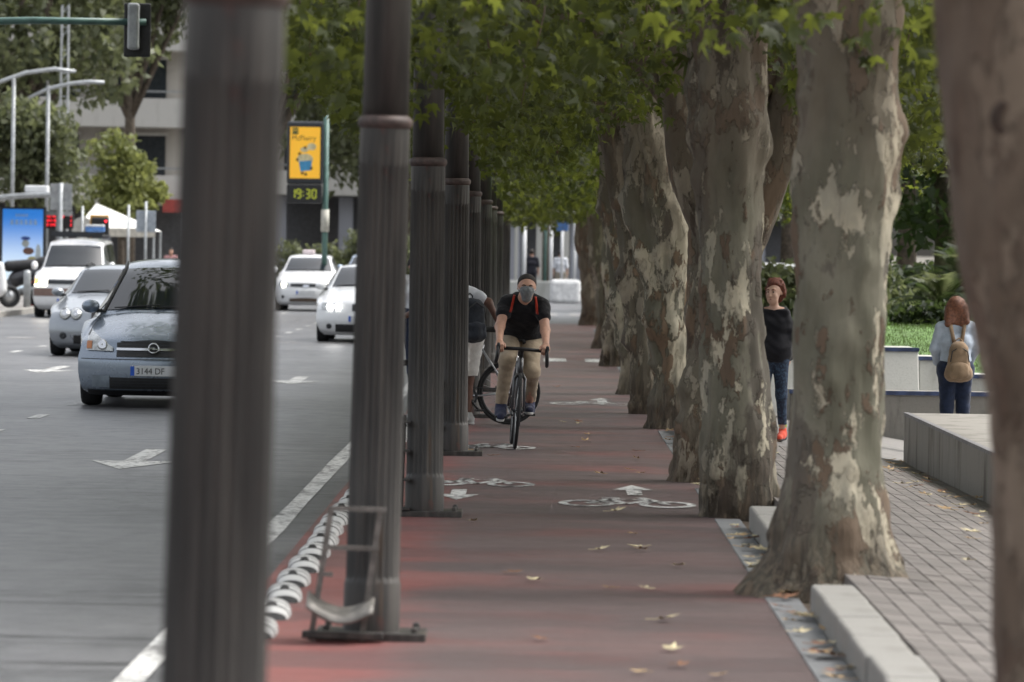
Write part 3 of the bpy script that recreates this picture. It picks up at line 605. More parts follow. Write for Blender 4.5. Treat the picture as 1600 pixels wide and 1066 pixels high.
# ================================================================ fluted iron poles
POLES = [(10.0, -.73, 1.0), (20.2, -.74, .75), (29.5, -.74, -.25), (38.2, -.72, -.2), (46.7, -.73, -.3), (55.2, -.72, .0), (63.5, -.73, -.2), (73.0, -.73, .0), (92.0, -.74, .1)]
PLAB = ['blurred dark pole closest to the camera, covering part of the silver car', 'dark fluted pole with a rusty ring and a steel step frame at its foot', 'dark fluted pole second behind the one with the step frame, orange rust streak high up',
        'dark fluted pole beside the man with the black backpack', 'black fluted pole just left of the cyclist', 'black fluted pole right behind the one left of the cyclist', 'slim dark pole above the cyclist shoulder', 'distant dark pole beyond the cyclist', 'farthest dark pole near the white barrier']
STEEL = mat('worn_steel', (.17, .16, .145), .5, .3, var=.35, scale=14)
def pole(i, d, x, lean):
    RUST = bpy.data.materials.get('rusty_ring') or mat('rusty_ring', (.070, .048, .042), .6, .1, var=.4, scale=20)
    root = thing('iron_pole', PLAB[i], 'pole', (x, d, .006), group='fluted iron poles along the cycle lane')
    k = 22 if d < 60 else 16; rows = []
    def ringrow(z, r, fl=0.0):
        n = k*4; return [((r-fl*(.5-.5*math.cos(2*math.pi*j/4)))*math.cos(2*math.pi*j/n), (r-fl*(.5-.5*math.cos(2*math.pi*j/4)))*math.sin(2*math.pi*j/n), z) for j in range(n)]
    b = MB(); b.grid([ringrow(.03, .128), ringrow(.25, .128), ringrow(.27, .122, .0), ringrow(.29, .121, .02), ringrow(1.2, .117, .02), ringrow(2.12, .113, .02), ringrow(2.15, .113, 0), ringrow(2.31, .112)], True)
    sh = b.build('fluted_shaft', M['pole'], root, True)
    MB().lathe([(.112, 2.30), (.122, 2.315), (.126, 2.33), (.122, 2.345), (.104, 2.36)], n=28).build('ring', RUST, root, True)
    MB().lathe([(.104, 2.352), (.100, 3.2), (.088, 5.4), (.05, 5.5)], n=28).build('upper_shaft', M['pole'], root, True)
    MB().box((.0, .03, .016), (.50, .34, .042)).build('base_plate', M['pole'], root, bevel=.006)
    for sx in (-.2, .2):
        for sy in (-.1, .16): MB().lathe([(.016, .036), (.016, .058), (.008, .066)], (sx, sy, 0), n=6).build('bolt', M['pole'], root)
    fr = MB()
    if i == 1:
        for (x0, x1) in ((-.262, -.185), (-.035, .035)):
            MB().box(((x0+x1)/2, -.205, .30), (.026, .012, .60), ry=math.atan2(x1-x0, .6)).build('step_stile', STEEL, root)
        for z, xa, xb in ((.595, -.2, .06), (.42, -.215, .03), (.30, -.225, -.17)): MB().box(((xa+xb)/2, -.205, z), (xb-xa, .03, .02)).build('step_rung', STEEL, root)
        rows = [[(-.275+.29*t, y, .225-.06*math.sin(math.pi*t)-.02*t-dz) for t in np.linspace(0, 1, 12)] for y, dz in ((-.36, .055), (-.20, .0))]
        pl = MB(); pl.grid(rows); pl.build('curved_tread', STEEL, root, True).modifiers.new('solid', 'SOLIDIFY').thickness = .012
        MB().box((-.12, -.205, .03), (.36, .09, .03)).build('step_foot', M['pole'], root, bevel=.004)
    else:
        for yy in (-.13, .05): MB().tube([(-.155, yy, .02), (-.135, yy, .66)], .011, 8).build('step_stile', M['pole'], root)
        for z in (.62, .43, .24, .05): MB().box((-.13, -.04, z), (.07, .22, .012)).build('step_rung', M['pole'], root)
    root.rotation_euler = (0, R(lean), 0); return root
for i, (d, x, l) in enumerate(POLES): pole(i, d, x, l)
# ================================================================ striped rubber separators
def sep_surface(y, th, off=0.0):
    L, W_, H = .36, .085, .068; e = max(0, 1-(abs(y)/L)**2.2)**.6
    return ((W_*(.55+.45*e)+off)*math.cos(th), y, max(0, (H*e+off))*math.sin(th)**.8 if 0 < th < PI else 0)
def sep_mesh(y0, y1, off, n=9, m=14):
    b = MB(); b.grid([[sep_surface(y, PI*k/m, off) for k in range(m+1)] for y in np.linspace(y0, y1, n)]); return b
body = sep_mesh(-.36, .36, 0, 21); bands = [sep_mesh(y-.046, y+.046, .005, 4) for y in (-.27, -.15, -.03, .10, .23)]
bme = body.mesh('separator_body'); sme = [x.mesh('white_stripe') for x in bands]; hole = MB().lathe([(.024, .0), (.024, .012), (.0, .014)], n=12).mesh('bolt_cap')
for me in [bme]+sme: me.polygons.foreach_set('use_smooth', [True]*len(me.polygons))
for k in range(56):
    y = 18.4+1.02*k
    r_ = thing('lane_separator', 'black rubber lane separator with white stripes in the row beside the edge line', 'separator', (-1.27+random.uniform(-.015, .015), y, .005), random.uniform(-.06, .06), 'rubber separators along the cycle lane')
    obj('body', bme, M['rubber'], r_)
    for s_ in sme: obj('white_stripe', s_, M['white_rubber'], r_)
    o = obj('bolt_cap', hole, M['black'], r_, loc=(.0, -.20, .053)); o.rotation_euler = (R(38), 0, 0)
# ================================================================ plaza: skate blocks, lawn, plants
def block(name, label, x0, x1, y0, y1, z0, z1, m, edge=True, slope=0.0, cat='concrete block', edges='all'):
    root = thing(name, label, cat, ((x0+x1)/2, y0, z0)); dx = (x1-x0)/2; h = z1-z0
    b = MB(); b.add([(-dx, 0, 0), (dx, 0, 0), (dx, y1-y0, 0), (-dx, y1-y0, 0), (-dx+slope*.0, slope, h), (dx, slope, h), (dx, y1-y0, h), (-dx, y1-y0, h)], [(0, 3, 2, 1), (4, 5, 6, 7), (0, 1, 5, 4), (1, 2, 6, 5), (2, 3, 7, 6), (3, 0, 4, 7)])
    b.build('slab', m, root, bevel=.012)
    if edge:
        MB().box((0, slope-.004, h-.012), (2*dx+.02, .05, .045)).build('edge_strip', M['blue_edge'], root)
        if edges == 'all': MB().box((-dx+.018, (y1-y0)/2, h-.008), (.05, y1-y0-.06, .03)).build('edge_strip', mat('worn_edge', (.17, .165, .17), .6, var=.3, scale=20), root)
    return root
block('concrete_bench', 'low concrete block with a weathered top beside the nearest trunk', 3.43, 5.6, 30.0, 42.0, -.55, .29, M['conc'])
block('skate_wall', 'long low stained concrete wall with a dark blue edge behind the thick trunk', 2.75, 9.0, 49.0, 49.7, -.58, .27, M['conc'], edges='front')
block('skate_ramp', 'white sloped skate ramp with blue coping on the left', 2.3, 4.33, 50.6, 52.5, -.58, .70, M['conc_white'], slope=.6, edges='front')
block('skate_ledge', 'narrow white stepped ledge right of the sloped ramp', 4.35, 4.75, 51.0, 52.5, -.58, .60, M['conc_white'], slope=.3, edges='front')
block('skate_ledge', 'low cream ledge with a pale blue edge behind the woman with the backpack', 4.8, 8.5, 51.4, 52.5, -.58, .40, M['conc_white'], edges='front')
b = MB(); b.grid([[(x, y, min(.40+.045*(y-52.6), .76)+.02*math.sin(x*1.7+y)) for x in np.linspace(1.9, 16, 30)] for y in np.linspace(52.6, 80, 40)]); lawn = b.build('lawn', M['grass'], fix=False, smooth=True); lawn['kind'] = 'structure'
n = 60000; gx = RNG.uniform(1.9, 9, n); gy = RNG.uniform(52.6, 80, n); gz = np.minimum(.40+.045*(gy-52.6), .76)+.02*np.sin(gx*1.7+gy)
V = np.zeros((n, 3, 3)); a = RNG.uniform(0, 6.28, n); h = RNG.uniform(.025, .06, n); ww = .007
V[:, 0] = np.stack([gx-ww*np.cos(a), gy-ww*np.sin(a), gz-.02], 1); V[:, 1] = np.stack([gx+ww*np.cos(a), gy+ww*np.sin(a), gz-.02], 1); V[:, 2] = np.stack([gx+RNG.normal(0, .03, n), gy+RNG.normal(0, .03, n), gz+h], 1)
tag(obj('grass', np_mesh('grass', V.reshape(-1, 3), np.arange(n*3).reshape(-1, 3), np.repeat(RNG.random(n), 3)), m_leaf('grass_blade', (.045, .075, .018), (.095, .14, .04), (.09, .14, .03), .3)), 'short green grass on the raised lawn behind the skate ramps', 'grass', kind='stuff')
def palm(px, d, z, h, nf, L, label):
    g = G(px, d, z); root = thing('palm_plant', label, 'plant', g)
    MB().tube([(0, 0, -.2), (0, 0, h)], [.14, .10], 12).build('trunk', BARK2, root, True)
    for k in range(nf):
        a = 2*PI*k/nf*2.4+.3; el = R(random.uniform(15, 80)); f = MB(); n_ = 12; pts = []
        for t in np.linspace(0, 1, n_): r_ = L*t*math.cos(el); pts.append(Vector((math.cos(a)*r_, math.sin(a)*r_, h+L*t*math.sin(el)-.55*L*t*t)))
        f.tube(pts, [.014*(1-.8*i/n_) for i in range(n_)], 5, False)
        side = Vector((-math.sin(a), math.cos(a), 0))
        for i in range(1, n_):
            for sgn in (-1, 1):
                for e in (0, .5):
                    p = pts[i-1].lerp(pts[i], e+.25); tl = .30*math.sin(PI*min(.95, (i+e)/n_*.8+.15)); q = p+side*sgn*tl+(pts[i]-pts[i-1]).normalized()*tl*.7+Vector((0, 0, -.03))
                    wv = (pts[i]-pts[i-1]).normalized()*.02; f.add([p-wv, p+wv, q], [(0, 1, 2)])
        me = f.mesh('frond'); at_ = me.attributes.new('rnd', 'FLOAT', 'POINT'); at_.data.foreach_set('value', [random.random()*.2+.3]*len(me.vertices)); obj('frond', me, LEAF_DARK if k % 3 else LEAF_FAR, root)
    return root
palm(1474, 67, .74, .25, 22, 1.15, 'spiky palm plant on the lawn behind the woman with the tan backpack')
palm(1508, 69, .74, .6, 18, 1.3, 'taller palm half hidden by the nearest trunk')
def shrub(name, label, g, r, m, n, size, cat='shrub', group=None, kind='plain'):
    P_ = bush_cloud((0, 0, r[2]*.8), r, n, clump=max(r)*.4, hollow=.2); P_ = P_[P_[:, 2] > -.1]
    root = thing(name, label, cat, g, group=group); st = MB()
    for k in range(7): st.tube([(random.uniform(-.1, .1), 0, -.1), (random.uniform(-.4, .4)*r[0], random.uniform(-.4, .4)*r[1], r[2])], [.02, .006], 5)
    st.build('stems', BARK2, root)['kind'] = 'stuff'
    obj('foliage', leaf_mesh('foliage', P_, RNG.uniform(size*.7, size*1.3, len(P_)), kind, .8, np.clip(.5+.5*nval(P_, 1.5)+RNG.normal(0, .2, len(P_)), 0, 1)), m, root)['kind'] = 'stuff'; return root
shrub('low_shrub', 'dark low shrub at the edge of the lawn', G(1456, 63, .72), (.55, .4, .22), LEAF_DARK, 1600, .08)
for px, d, lab in ((1300, 76, 'green shrub between the thick trunk and the grey one'), (1232, 70, 'green shrub behind the red haired woman'), (1400, 78, 'low shrub under the park tree'), (1480, 80, 'dense shrub behind the palm'), (1545, 78, 'dense shrub behind the nearest trunk')):
    shrub('park_shrub', lab, G(px, d, .3), (1.5, .8, .75), LEAF_FAR if px < 1310 else LEAF_DARK, 3500, .12, group='park shrubs')
# parked white van, green hoarding and a poster at the park edge
# ================================================================ far left: building
def wallbox(root, name, x0, x1, y0, y1, z0, z1, m, bev=0.0): return MB().box(((x0+x1)/2, (y0+y1)/2, (z0+z1)/2), (x1-x0, y1-y0, z1-z0)).build(name, m, root, bevel=bev)
WALLM = m_concrete('beige_render', (.40, .375, .34), (.30, .28, .25), .4); BALM = m_concrete('pale_balcony', (.48, .47, .44), (.34, .32, .30), .4); COLM = m_concrete('blue_grey_column', (.30, .31, .34), (.22, .22, .24), .4)
WINM = mat('dark_window', (.03, .035, .04), .12, var=.2); BLIND = mat('window_blind', (.42, .40, .36), .7); SHOP = mat('dark_shop_recess', (.10, .10, .105), .6)
def flats(label, x0, x1, y, floors=6, bay=3.1, g0=3.6, fh=2.95):
    root = thing('apartment_block', label, 'building', (0, y, 0)); D = 10
    wallbox(root, 'wall', x0, x1, 1.6, D, g0-.4, g0+fh*floors, WALLM)
    wallbox(root, 'shop_front', x0+.1, x1-.1, 2.6, D-.1, 0, g0-.4, SHOP)
    n = int((x1-x0)/bay)
    for k in range(n+1):
        xx = x0+.35+k*(x1-x0-.7)/n; wallbox(root, 'column', xx-.32, xx+.32, .9, 1.5, 0, g0-.4, COLM)
    for f in range(floors):
        z = g0+f*fh
        bl = wallbox(root, 'balcony', x0-.1, x1+.1, 0, 1.65, z-.35, z+.75, BALM)
        wallbox(bl, 'rail', x0-.05, x1+.05, .02, .08, z+.98, z+1.05, M['grey_metal'])
        for k in range(n):
            xa = x0+.5+k*(x1-x0-1)/n; xb = xa+(x1-x0-1)/n-.9
            wn = wallbox(root, 'window', xa, xb, 1.52, 1.64, z+.5, z+2.3, WINM)
            fr = wallbox(wn, 'frame', xa-.08, xb+.08, 1.50, 1.515+.04, z+2.3, z+2.42, BALM); wallbox(wn, 'mullion', (xa+xb)/2-.04, (xa+xb)/2+.04, 1.48, 1.515, z+.5, z+2.3, BALM)
            if random.random() < .6: wallbox(wn, 'blind', xa+.05, (xa+xb)/2-.05, 1.49, 1.516, z+.5+random.uniform(0, 1.2), z+2.28, BLIND)
    wallbox(root, 'roof', x0-.3, x1+.3, -.2, D+.2, g0+fh*floors, g0+fh*floors+.4, BALM); return root
flats('beige apartment block with pale balcony bands behind the street trees', -31, -13.2, 172)
flats('pale apartment block with white balconies behind the yellow poster sign', -12.4, -2.5, 205, g0=4.4)
# shop sign fragment, red
wb = MB().box((0, 0, 0), (1.3, .12, .5)).build('shop_sign', mat('red_sign', (.30, .05, .04), .5), loc=at(281, 322, 171.6)); tag(wb, 'small red shop sign under the first balcony of the beige block', 'sign')
# far end pale buildings seen between poles and trees
flats('pale distant block closing the street behind the white barrier', -1.8, 16, 250, floors=5, g0=4.0, fh=3.2)
# ---------------------------------------------------------------- bus stop
def bus_stop():
    d = 120; s = FPX/d; g = at(35, 400, d); root = thing('bus_shelter', 'grey bus shelter with a curved roof at the far left', 'bus shelter', (g.x, d, .13))
    rows = [[(x, y, 2.78+.26*(1-((x-1.0)/2.6)**2)-.26) for x in np.linspace(-1.9, .95, 14)] for y in (-.7, .9)]
    r_ = MB(); r_.grid([[(x, y, z+.16) for x, y, z in q] for q in rows]); r_.build('roof', M['galv'], root, True).modifiers.new('solid', 'SOLIDIFY').thickness = .12
    MB().box((.35, .2, 3.02), (.62, .5, .20)).build('roof_box', M['white_plastic'], root, bevel=.04)
    for x in (-1.5, .85): MB().box((x, .8, 1.4), (.09, .09, 2.8)).build('post', M['grey_metal'], root)
    bx = MB().box((.0, .1, 1.36), (1.24, .16, 2.35)).build('poster_case', M['dark_panel'], root, bevel=.02, loc=(0, 0, 0))
    t = NT('blue_poster'); v = t.coord(); sx = t.n('SeparateXYZ', None, Vector=v); f = t.ramp(sx.outputs[2], .6, 2.4)
    c = t.mix(f, (.55, .66, .75), (.02, .16, .52)); t.set(Base_Color=c, Emission_Color=c, Emission_Strength=.35, Roughness=.15)
    p = MB().box((0, .01, 1.40), (1.08, .012, 2.16)).build('poster', t.m, bx)
    pl_ = mat('poster_print_pale', (.30, .46, .68), .5)
    for k in range(6): MB().prism([(-.33+k*.125, 2.06), (-.33+k*.125+.085, 2.06), (-.33+k*.125+.07, 2.20), (-.33+k*.125+.01, 2.20)], -.006, .003, 'XZ').build('poster_lettering', pl_, bx)
    for k in range(5): MB().prism([(-.20+k*.07, 2.28), (-.15+k*.07, 2.28), (-.155+k*.07, 2.35), (-.195+k*.07, 2.35)], -.006, .003, 'XZ').build('poster_lettering', pl_, bx)
    for (x, z, r0, r1, c) in ((.08, 1.70, .13, .05, (.03, .07, .28)), (.08, 1.56, .10, .10, (.35, .38, .36)), (.16, 1.36, .15, .10, (.14, .07, .05)), (.26, 1.08, .15, .14, (.40, .36, .12)), (.42, 1.25, .08, .3, (.45, .52, .55))):
        MB().prism([(x+r0*math.cos(a), z+r1*math.sin(a)) for a in np.linspace(0, 2*PI, 14, False)], -.006, .0-.002+random.uniform(-.001, .001), 'XZ').build('poster_print', mat('poster_ink', c, .6), bx)
bus_stop()
def post(name, label, px, d, z1, r=.04, m='galv', z0=.13, cat='post'):
    g = at(px, 400, d); root = thing(name, label, cat, (g.x, d, z0)); MB().tube([(0, 0, 0), (0, 0, z1-z0)], r, 10).build('post', M[m], root, True); return root
def zof(py, px, d): return at(px, py, d).z
# red arrival board
d = 121; root = post('arrival_board', 'black bus arrival board with red lines of text beside the shelter', 93, d, zof(335, 93, d), .05)
MB().box((0, -.1, zof(345, 93, d)-.13), (.76, .14, .44)).build('case', M['black'], root, bevel=.015); MB().box((-.03, -.12, zof(334, 93, d)-.13), (.74, .16, .12)).build('cap', M['galv'], root)
led = emit('red_led', (.8, .02, .03), .8)
for r_ in range(3):
    for (xa, xb) in (((-.34, -.22), (-.20, -.02), (.0, .14)), ((-.34, -.18), (-.16, .0)), ((-.34, -.26), (-.24, -.08)))[r_]+((.30, .35),):
        for k in range(int((xb-xa)/.035)):
            MB().box((xa+.0175+k*.035, -.176, zof(338.5+r_*6.5, 93, d)-.13), (.024, .006, .06+.02*((k*7+r_) % 3-1))).build('led_text', led, root)
# grey sign seen from behind
d = 118; root = post('road_sign', 'grey rectangular sign seen from behind above the arrival board', 94, d, zof(286, 94, d), .05)
MB().box((0, .05, zof(308, 94, d)-.13), (.58, .03, .70)).build('plate', M['grey_metal'], root, bevel=.01)
d = 128; root = post('road_sign', 'round sign seen from behind next to the marquee', 128, d, zof(322, 128, d), .035); MB().lathe([(.31, 0), (.31, .03)], (0, .06, zof(356, 128, d)-.13), 'Y', 24).build('disc', mat('pale_sign_back', (.45, .44, .40), .5), root)
d = 126; root = post('road_sign', 'pale blue square sign on a pole right of the marquee', 227, d, zof(315, 227, d), .035); MB().box((0, .05, zof(346, 227, d)-.13), (.55, .03, .6)).build('plate', mat('blue_grey_plate', (.34, .38, .42), .5), root, bevel=.01)
post('bare_post', 'thin bare pole between the marquee and the square sign', 200, 124, zof(320, 200, 124), .035)
d = 124; root = post('pedestrian_light', 'small traffic light with a yellow rimmed black back board', 156, d, zof(362, 156, d), .04, 'green_metal', cat='traffic light')
MB().box((0, -.02, zof(356, 156, d)-.13), (.50, .10, .58)).build('back_board', M['black'], root, bevel=.08); MB().box((-.03, .05, zof(354, 156, d)-.13), (.53, .06, .63)).build('yellow_rim', mat('yellow_rim', (.50, .26, .03), .5), root, bevel=.1)
MB().lathe([(.03, 0), (.03, .05)], (.16, -.06, zof(346, 168, d)-.13), 'Y', 12).build('red_lamp', emit('red_lamp', (1, .03, .05), 1.6), root)
# marquee
d = 136; g = at(178, 400, d); root = thing('marquee', 'white pointed marquee tent behind the police van', 'tent', (g.x, d, .13)); ap = zof(318, 150, d)-.13; ev = zof(356, 200, d)-.13
tm = mat('white_canvas', (.78, .78, .76), .7, var=.06)
b = MB(); b.add([(-1.0, -1.2, ev), (1.35, -1.2, ev-.1), (1.35, 1.2, ev-.1), (-1.0, 1.2, ev), (-.55, 0, ap)], [(0, 1, 4), (1, 2, 4), (2, 3, 4), (3, 0, 4)]); b.build('canvas_roof', tm, root)
b = MB(); b.grid([[(x, -1.2, z) for x in (-1.0, -.4, .2, .8, 1.35)] for z in (ev-.02, ev-.28)]); b.build('valance', mat('cream_canvas', (.55, .52, .45), .7), root)
for x in (-.98, 1.3):
    for y in (-1.15, 1.15): MB().tube([(x, y, 0), (x, y, ev-.1)], .035, 8).build('leg', M['galv'], root)
# ---------------------------------------------------------------- gantry traffic light
d = 60; z = zof(33, 110, d); xe = at(226, 33, d).x; root = thing('gantry_traffic_light', 'green overhead traffic light arm with a black back board at the top left', 'traffic light', (xe-5.6, d, .0))
MB().tube([(0, 0, 0), (0, 0, z-1.3), (.1, 0, z-.75), (.5, 0, z-.35), (1.4, 0, z-.22), (2.6, 0, z-.14), (3.5, 0, z-.02), (4.1, 0, z), (5.62, 0, z)], [.09, .08, .07, .06, .055, .052, .05, .048, .045], 12).build('arm', M['green_metal'], root, True)
hd = MB().box((5.5, .05, zof(47, 214, d)), (.36, .05, .72)).build('back_board', M['black'], root, bevel=.02)
MB().box((5.46, -.08, zof(42, 208, d)), (.15, .2, .62)).build('lamp_housing', M['grey_metal'], root, bevel=.03)
for k in range(3): MB().lathe([(.05, 0), (.055, .12), (.05, .12)], (5.46, .16, zof(42, 208, d)+.2-.2*k), 'Y', 14).build('lamp', M['black'], root)
# lamps with curved arms
for (pp, xs, lab) in ((((-25, 142), (0, 128), (40, 114), (85, 108), (118, 112)), 18, 'curved grey lamp arm, higher one at the top left'), (((45, 153), (78, 138), (110, 131), (140, 128), (163, 129)), 72, 'curved grey lamp arm, lower one crossing the lattice mast')):
    d = 128; g = at(xs, 400, d); root = thing('street_lamp', lab, 'street lamp', (g.x, d, .13), group='curved street lamps')
    MB().tube([tuple(at(x, y, d)-Vector((g.x, d, .13))) for x, y in pp], [.045, .055, .06, .06, .05], 8).build('arm', M['galv'], root, True)
    MB().tube([(0, 0, 0), (0, 0, zof(pp[2][1]+3, xs, d)-.13)], .055, 8).build('post', M['grey_metal'], root, True)
d = 140; g = at(97, 400, d); root = thing('lattice_mast', 'slender grey lattice mast rising behind the lamp arms', 'mast', (g.x, d, .13))
b = MB(); 
for sx in (-.1, .1): b.tube([(sx*1.5, 0, 0), (sx, 0, 9)], .035, 6)
b.build('legs', M['galv'], root)
for k in range(24): MB().tube([(-.12, 0, .4+k*.36), (.12, 0, .76+k*.36 if k % 2 else .4+k*.36)], .014, 5).build('brace', M['galv'], root)
# ---------------------------------------------------------------- poster clock sign
d = 121; g = at(507, 400, d); root = thing('poster_clock', 'tall yellow poster sign with a digital clock on a green pole', 'street sign', (g.x, d, .0))
MB().tube([(0, 0, 0), (0, 0, zof(170, 507, d))], .075, 12).build('pole', M['green_metal'], root, True); zc = zof(345, 505, d)
MB().lathe([(.11, -.3), (.11, .3)], (0, 0, zc), n=14).build('collar', mat('cream_collar', (.45, .44, .38), .6), root, True)
cx = at(475, 400, d).x-g.x; zt, zb = zof(190, 475, d), zof(288, 475, d); W_ = 57/FPX*d
cs = MB().box((cx, -.12, (zt+zb)/2), (W_, .22, zt-zb)).build('poster_case', M['dark_panel'], root, bevel=.06)
py_ = emit('lit_yellow_poster', (.80, .42, .03), .2); pz0, pz1 = zof(279, 475, d), zof(199, 475, d); pw = 47/FPX*d
MB().box((cx, -.232, (pz0+pz1)/2), (pw, .012, pz1-pz0)).build('poster', py_, cs); y_ = -.2405
ink = mat('poster_dark_ink', (.09, .06, .02), .6); H = pz1-pz0
def ell(x, z, rx, rz, m, n=18, lift=0.0): MB().prism([(cx+x*pw+rx*pw*math.cos(a), pz0+z*H+rz*H*math.sin(a)) for a in np.linspace(0, 2*PI, n, False)], y_-lift, y_+.002, 'XZ').build('poster_print', m, cs)
MB().box((cx-.33*pw, y_, pz0+.92*H), (.2*pw, .003, .13*H)).build('logo_square', mat('logo_green', (.03, .08, .03), .6), cs)
text('logo_letter', 'M', .19, mat('logo_yellow', (.75, .45, .05), .6), cs, (cx-.33*pw-.075, y_-.003, pz0+.875*H))
text('poster_lettering', 'McFlurry', .19, ink, cs, (cx-.45*pw, y_, pz0+.74*H), sx=.95)
ell(.0, .38, .27, .10, mat('ice_cream', (.62, .55, .33), .6)); ell(.22, .62, .15, .07, bpy.data.materials['ice_cream'], lift=.002); ell(-.02, .56, .14, .05, bpy.data.materials['ice_cream'], lift=.003)
MB().prism([(cx-.2*pw, pz0+.33*H), (cx+.24*pw, pz0+.35*H), (cx+.2*pw, pz0+.16*H), (cx-.14*pw, pz0+.13*H)], y_-.004, y_, 'XZ').build('poster_print', mat('blue_cup', (.06, .28, .50), .5), cs)
for x, z in ((-.25, .36), (-.18, .48), (.0, .6), (.22, .2), (.03, .08), (-.08, .1)): ell(x, z, .05, .028, ink, 10, .006)
ck = MB().box((cx-.01, -.12, zof(303, 472, d)), (55/FPX*d, .2, 29/FPX*d)).build('clock_case', M['black'], root, bevel=.03)
seg = emit('clock_led', (.40, .44, .04), .2)
SEG = {'a': (0, 1, 1), 'b': (1, .5, 0), 'c': (1, -.5, 0), 'd': (0, -1, 1), 'e': (-1, -.5, 0), 'f': (-1, .5, 0), 'g': (0, 0, 1)}
for ch, px in (('1', 457), ('9', 466), ('3', 480), ('0', 490)):
    for s_ in {'1': 'bc', '9': 'abcdfg', '3': 'abcdg', '0': 'abcdef'}[ch]:
        sx, sz, hor = SEG[s_]; MB().box((at(px, 400, d).x-g.x+sx*.05, -.226, zof(303, 472, d)+sz*.115), ((.075, .01, .032) if hor else (.032, .01, .10))).build('clock_digit', seg, ck)
for sz in (-.05, .05): MB().box((at(473, 400, d).x-g.x, -.226, zof(303, 472, d)+sz), (.028, .01, .028)).build('clock_digit', seg, ck)
# hedge, barrier, far posts
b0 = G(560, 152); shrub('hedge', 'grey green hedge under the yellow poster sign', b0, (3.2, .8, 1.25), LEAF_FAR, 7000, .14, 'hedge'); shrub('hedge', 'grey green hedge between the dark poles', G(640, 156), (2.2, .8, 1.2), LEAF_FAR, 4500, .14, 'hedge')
d = 150; x0 = at(780, 400, d).x; b = MB().box((0, 0, .34), (2.8, .35, .68)).build('white_barrier', M['conc_white'], loc=(x0+1.0, d, .0), bevel=.06); tag(b, 'long low white barrier at the end of the cycle lane', 'barrier')
b = MB().box((0, 0, .38), (1.0, .4, .78)).build('white_barrier', mat('white_plastic_barrier', (.75, .75, .74), .5), loc=(at(884, 400, 146).x, 146, .0), bevel=.12); tag(b, 'rounded white barrier block at the right end, beside the far trunks', 'barrier')
d = 152; root = post('traffic_light_pole', 'green traffic light pole with a red lamp beyond the cyclist', 852, d, zof(318, 852, d), .055, 'green_metal', 0, 'traffic light'); MB().box((0, -.05, zof(334, 852, d)), (.2, .2, .78)).build('lamp_housing', mat('pale_housing', (.35, .36, .30), .5), root, bevel=.03)
MB().lathe([(.05, 0), (.05, .04)], (-.05, -.16, zof(322, 850, d)), 'Y', 12).build('red_lamp', emit('far_red_lamp', (1, .05, .03), 2.5), root)
for px, y1, r_, lab in ((861, 352, .06, 'white post right of the far traffic light'), (878, 345, .05, 'white post carrying the blue sign'), (819, 342, .07, 'pale post left of the far walkers'), (898, 345, .05, 'thin grey post beside the last trunk')):
    post('far_post', lab, px, 156, zof(y1, px, 156), r_, 'white_plastic', 0)
d = 155; sg = MB().box((0, 0, 0), (.42, .05, .5)).build('blue_sign', mat('blue_sign', (.08, .18, .42), .5), loc=at(879, 350, d), bevel=.03); tag(sg, 'small blue sign on a white post at the far end', 'sign')
for px, wd, lab in ((806, 5, 'leaning pale shop column left of the far walkers'), (842, 9, 'wide white shop column beyond the cyclist'), (884, 9, 'white shop column behind the man in white')):
    d = 196; g = at(px, 400, d); c_ = MB().box((0, 0, 2.2), (wd/FPX*d, .3, 4.4)).build('shop_column', M['conc_white'], loc=(g.x, d, 0), bevel=.02); tag(c_, lab, 'column')
# ================================================================ cars
def make_wheel(root, x, y, r, wdt, name='wheel'):
    wl = bpy.data.objects.new(name, None); col.objects.link(wl); wl.parent = root; wl.location = (x, y, r); wl.empty_display_size = .1
    h = wdt/2
    MB().lathe([(r*.62, -h*.9), (r*.93, -h), (r*.99, -h*.75), (r, -h*.3), (r, h*.3), (r*.99, h*.75), (r*.93, h), (r*.62, h*.9)], axis='X', n=28, closed=True).build('tyre', M['tyre'], wl, 'auto')
    sg = 1 if x > 0 else -1; b = MB(); b.lathe([(r*.63, -h*.8), (r*.63, h*.8), (r*.56, h*.78), (r*.53, -h*.5)], axis='X', n=24, closed=True)
    b.lathe([(r*.15, sg*h*.4), (r*.15, sg*h*.85), (.01, sg*h*.85)], axis='X', n=10)
    for k in range(5): a = 2*PI*k/5; b.box((sg*h*.62, math.cos(a)*r*.33, math.sin(a)*r*.33), (.03, .075, r*.5), rx=a-PI/2+PI)
    b.build('rim', M['rim'], wl, 'auto')
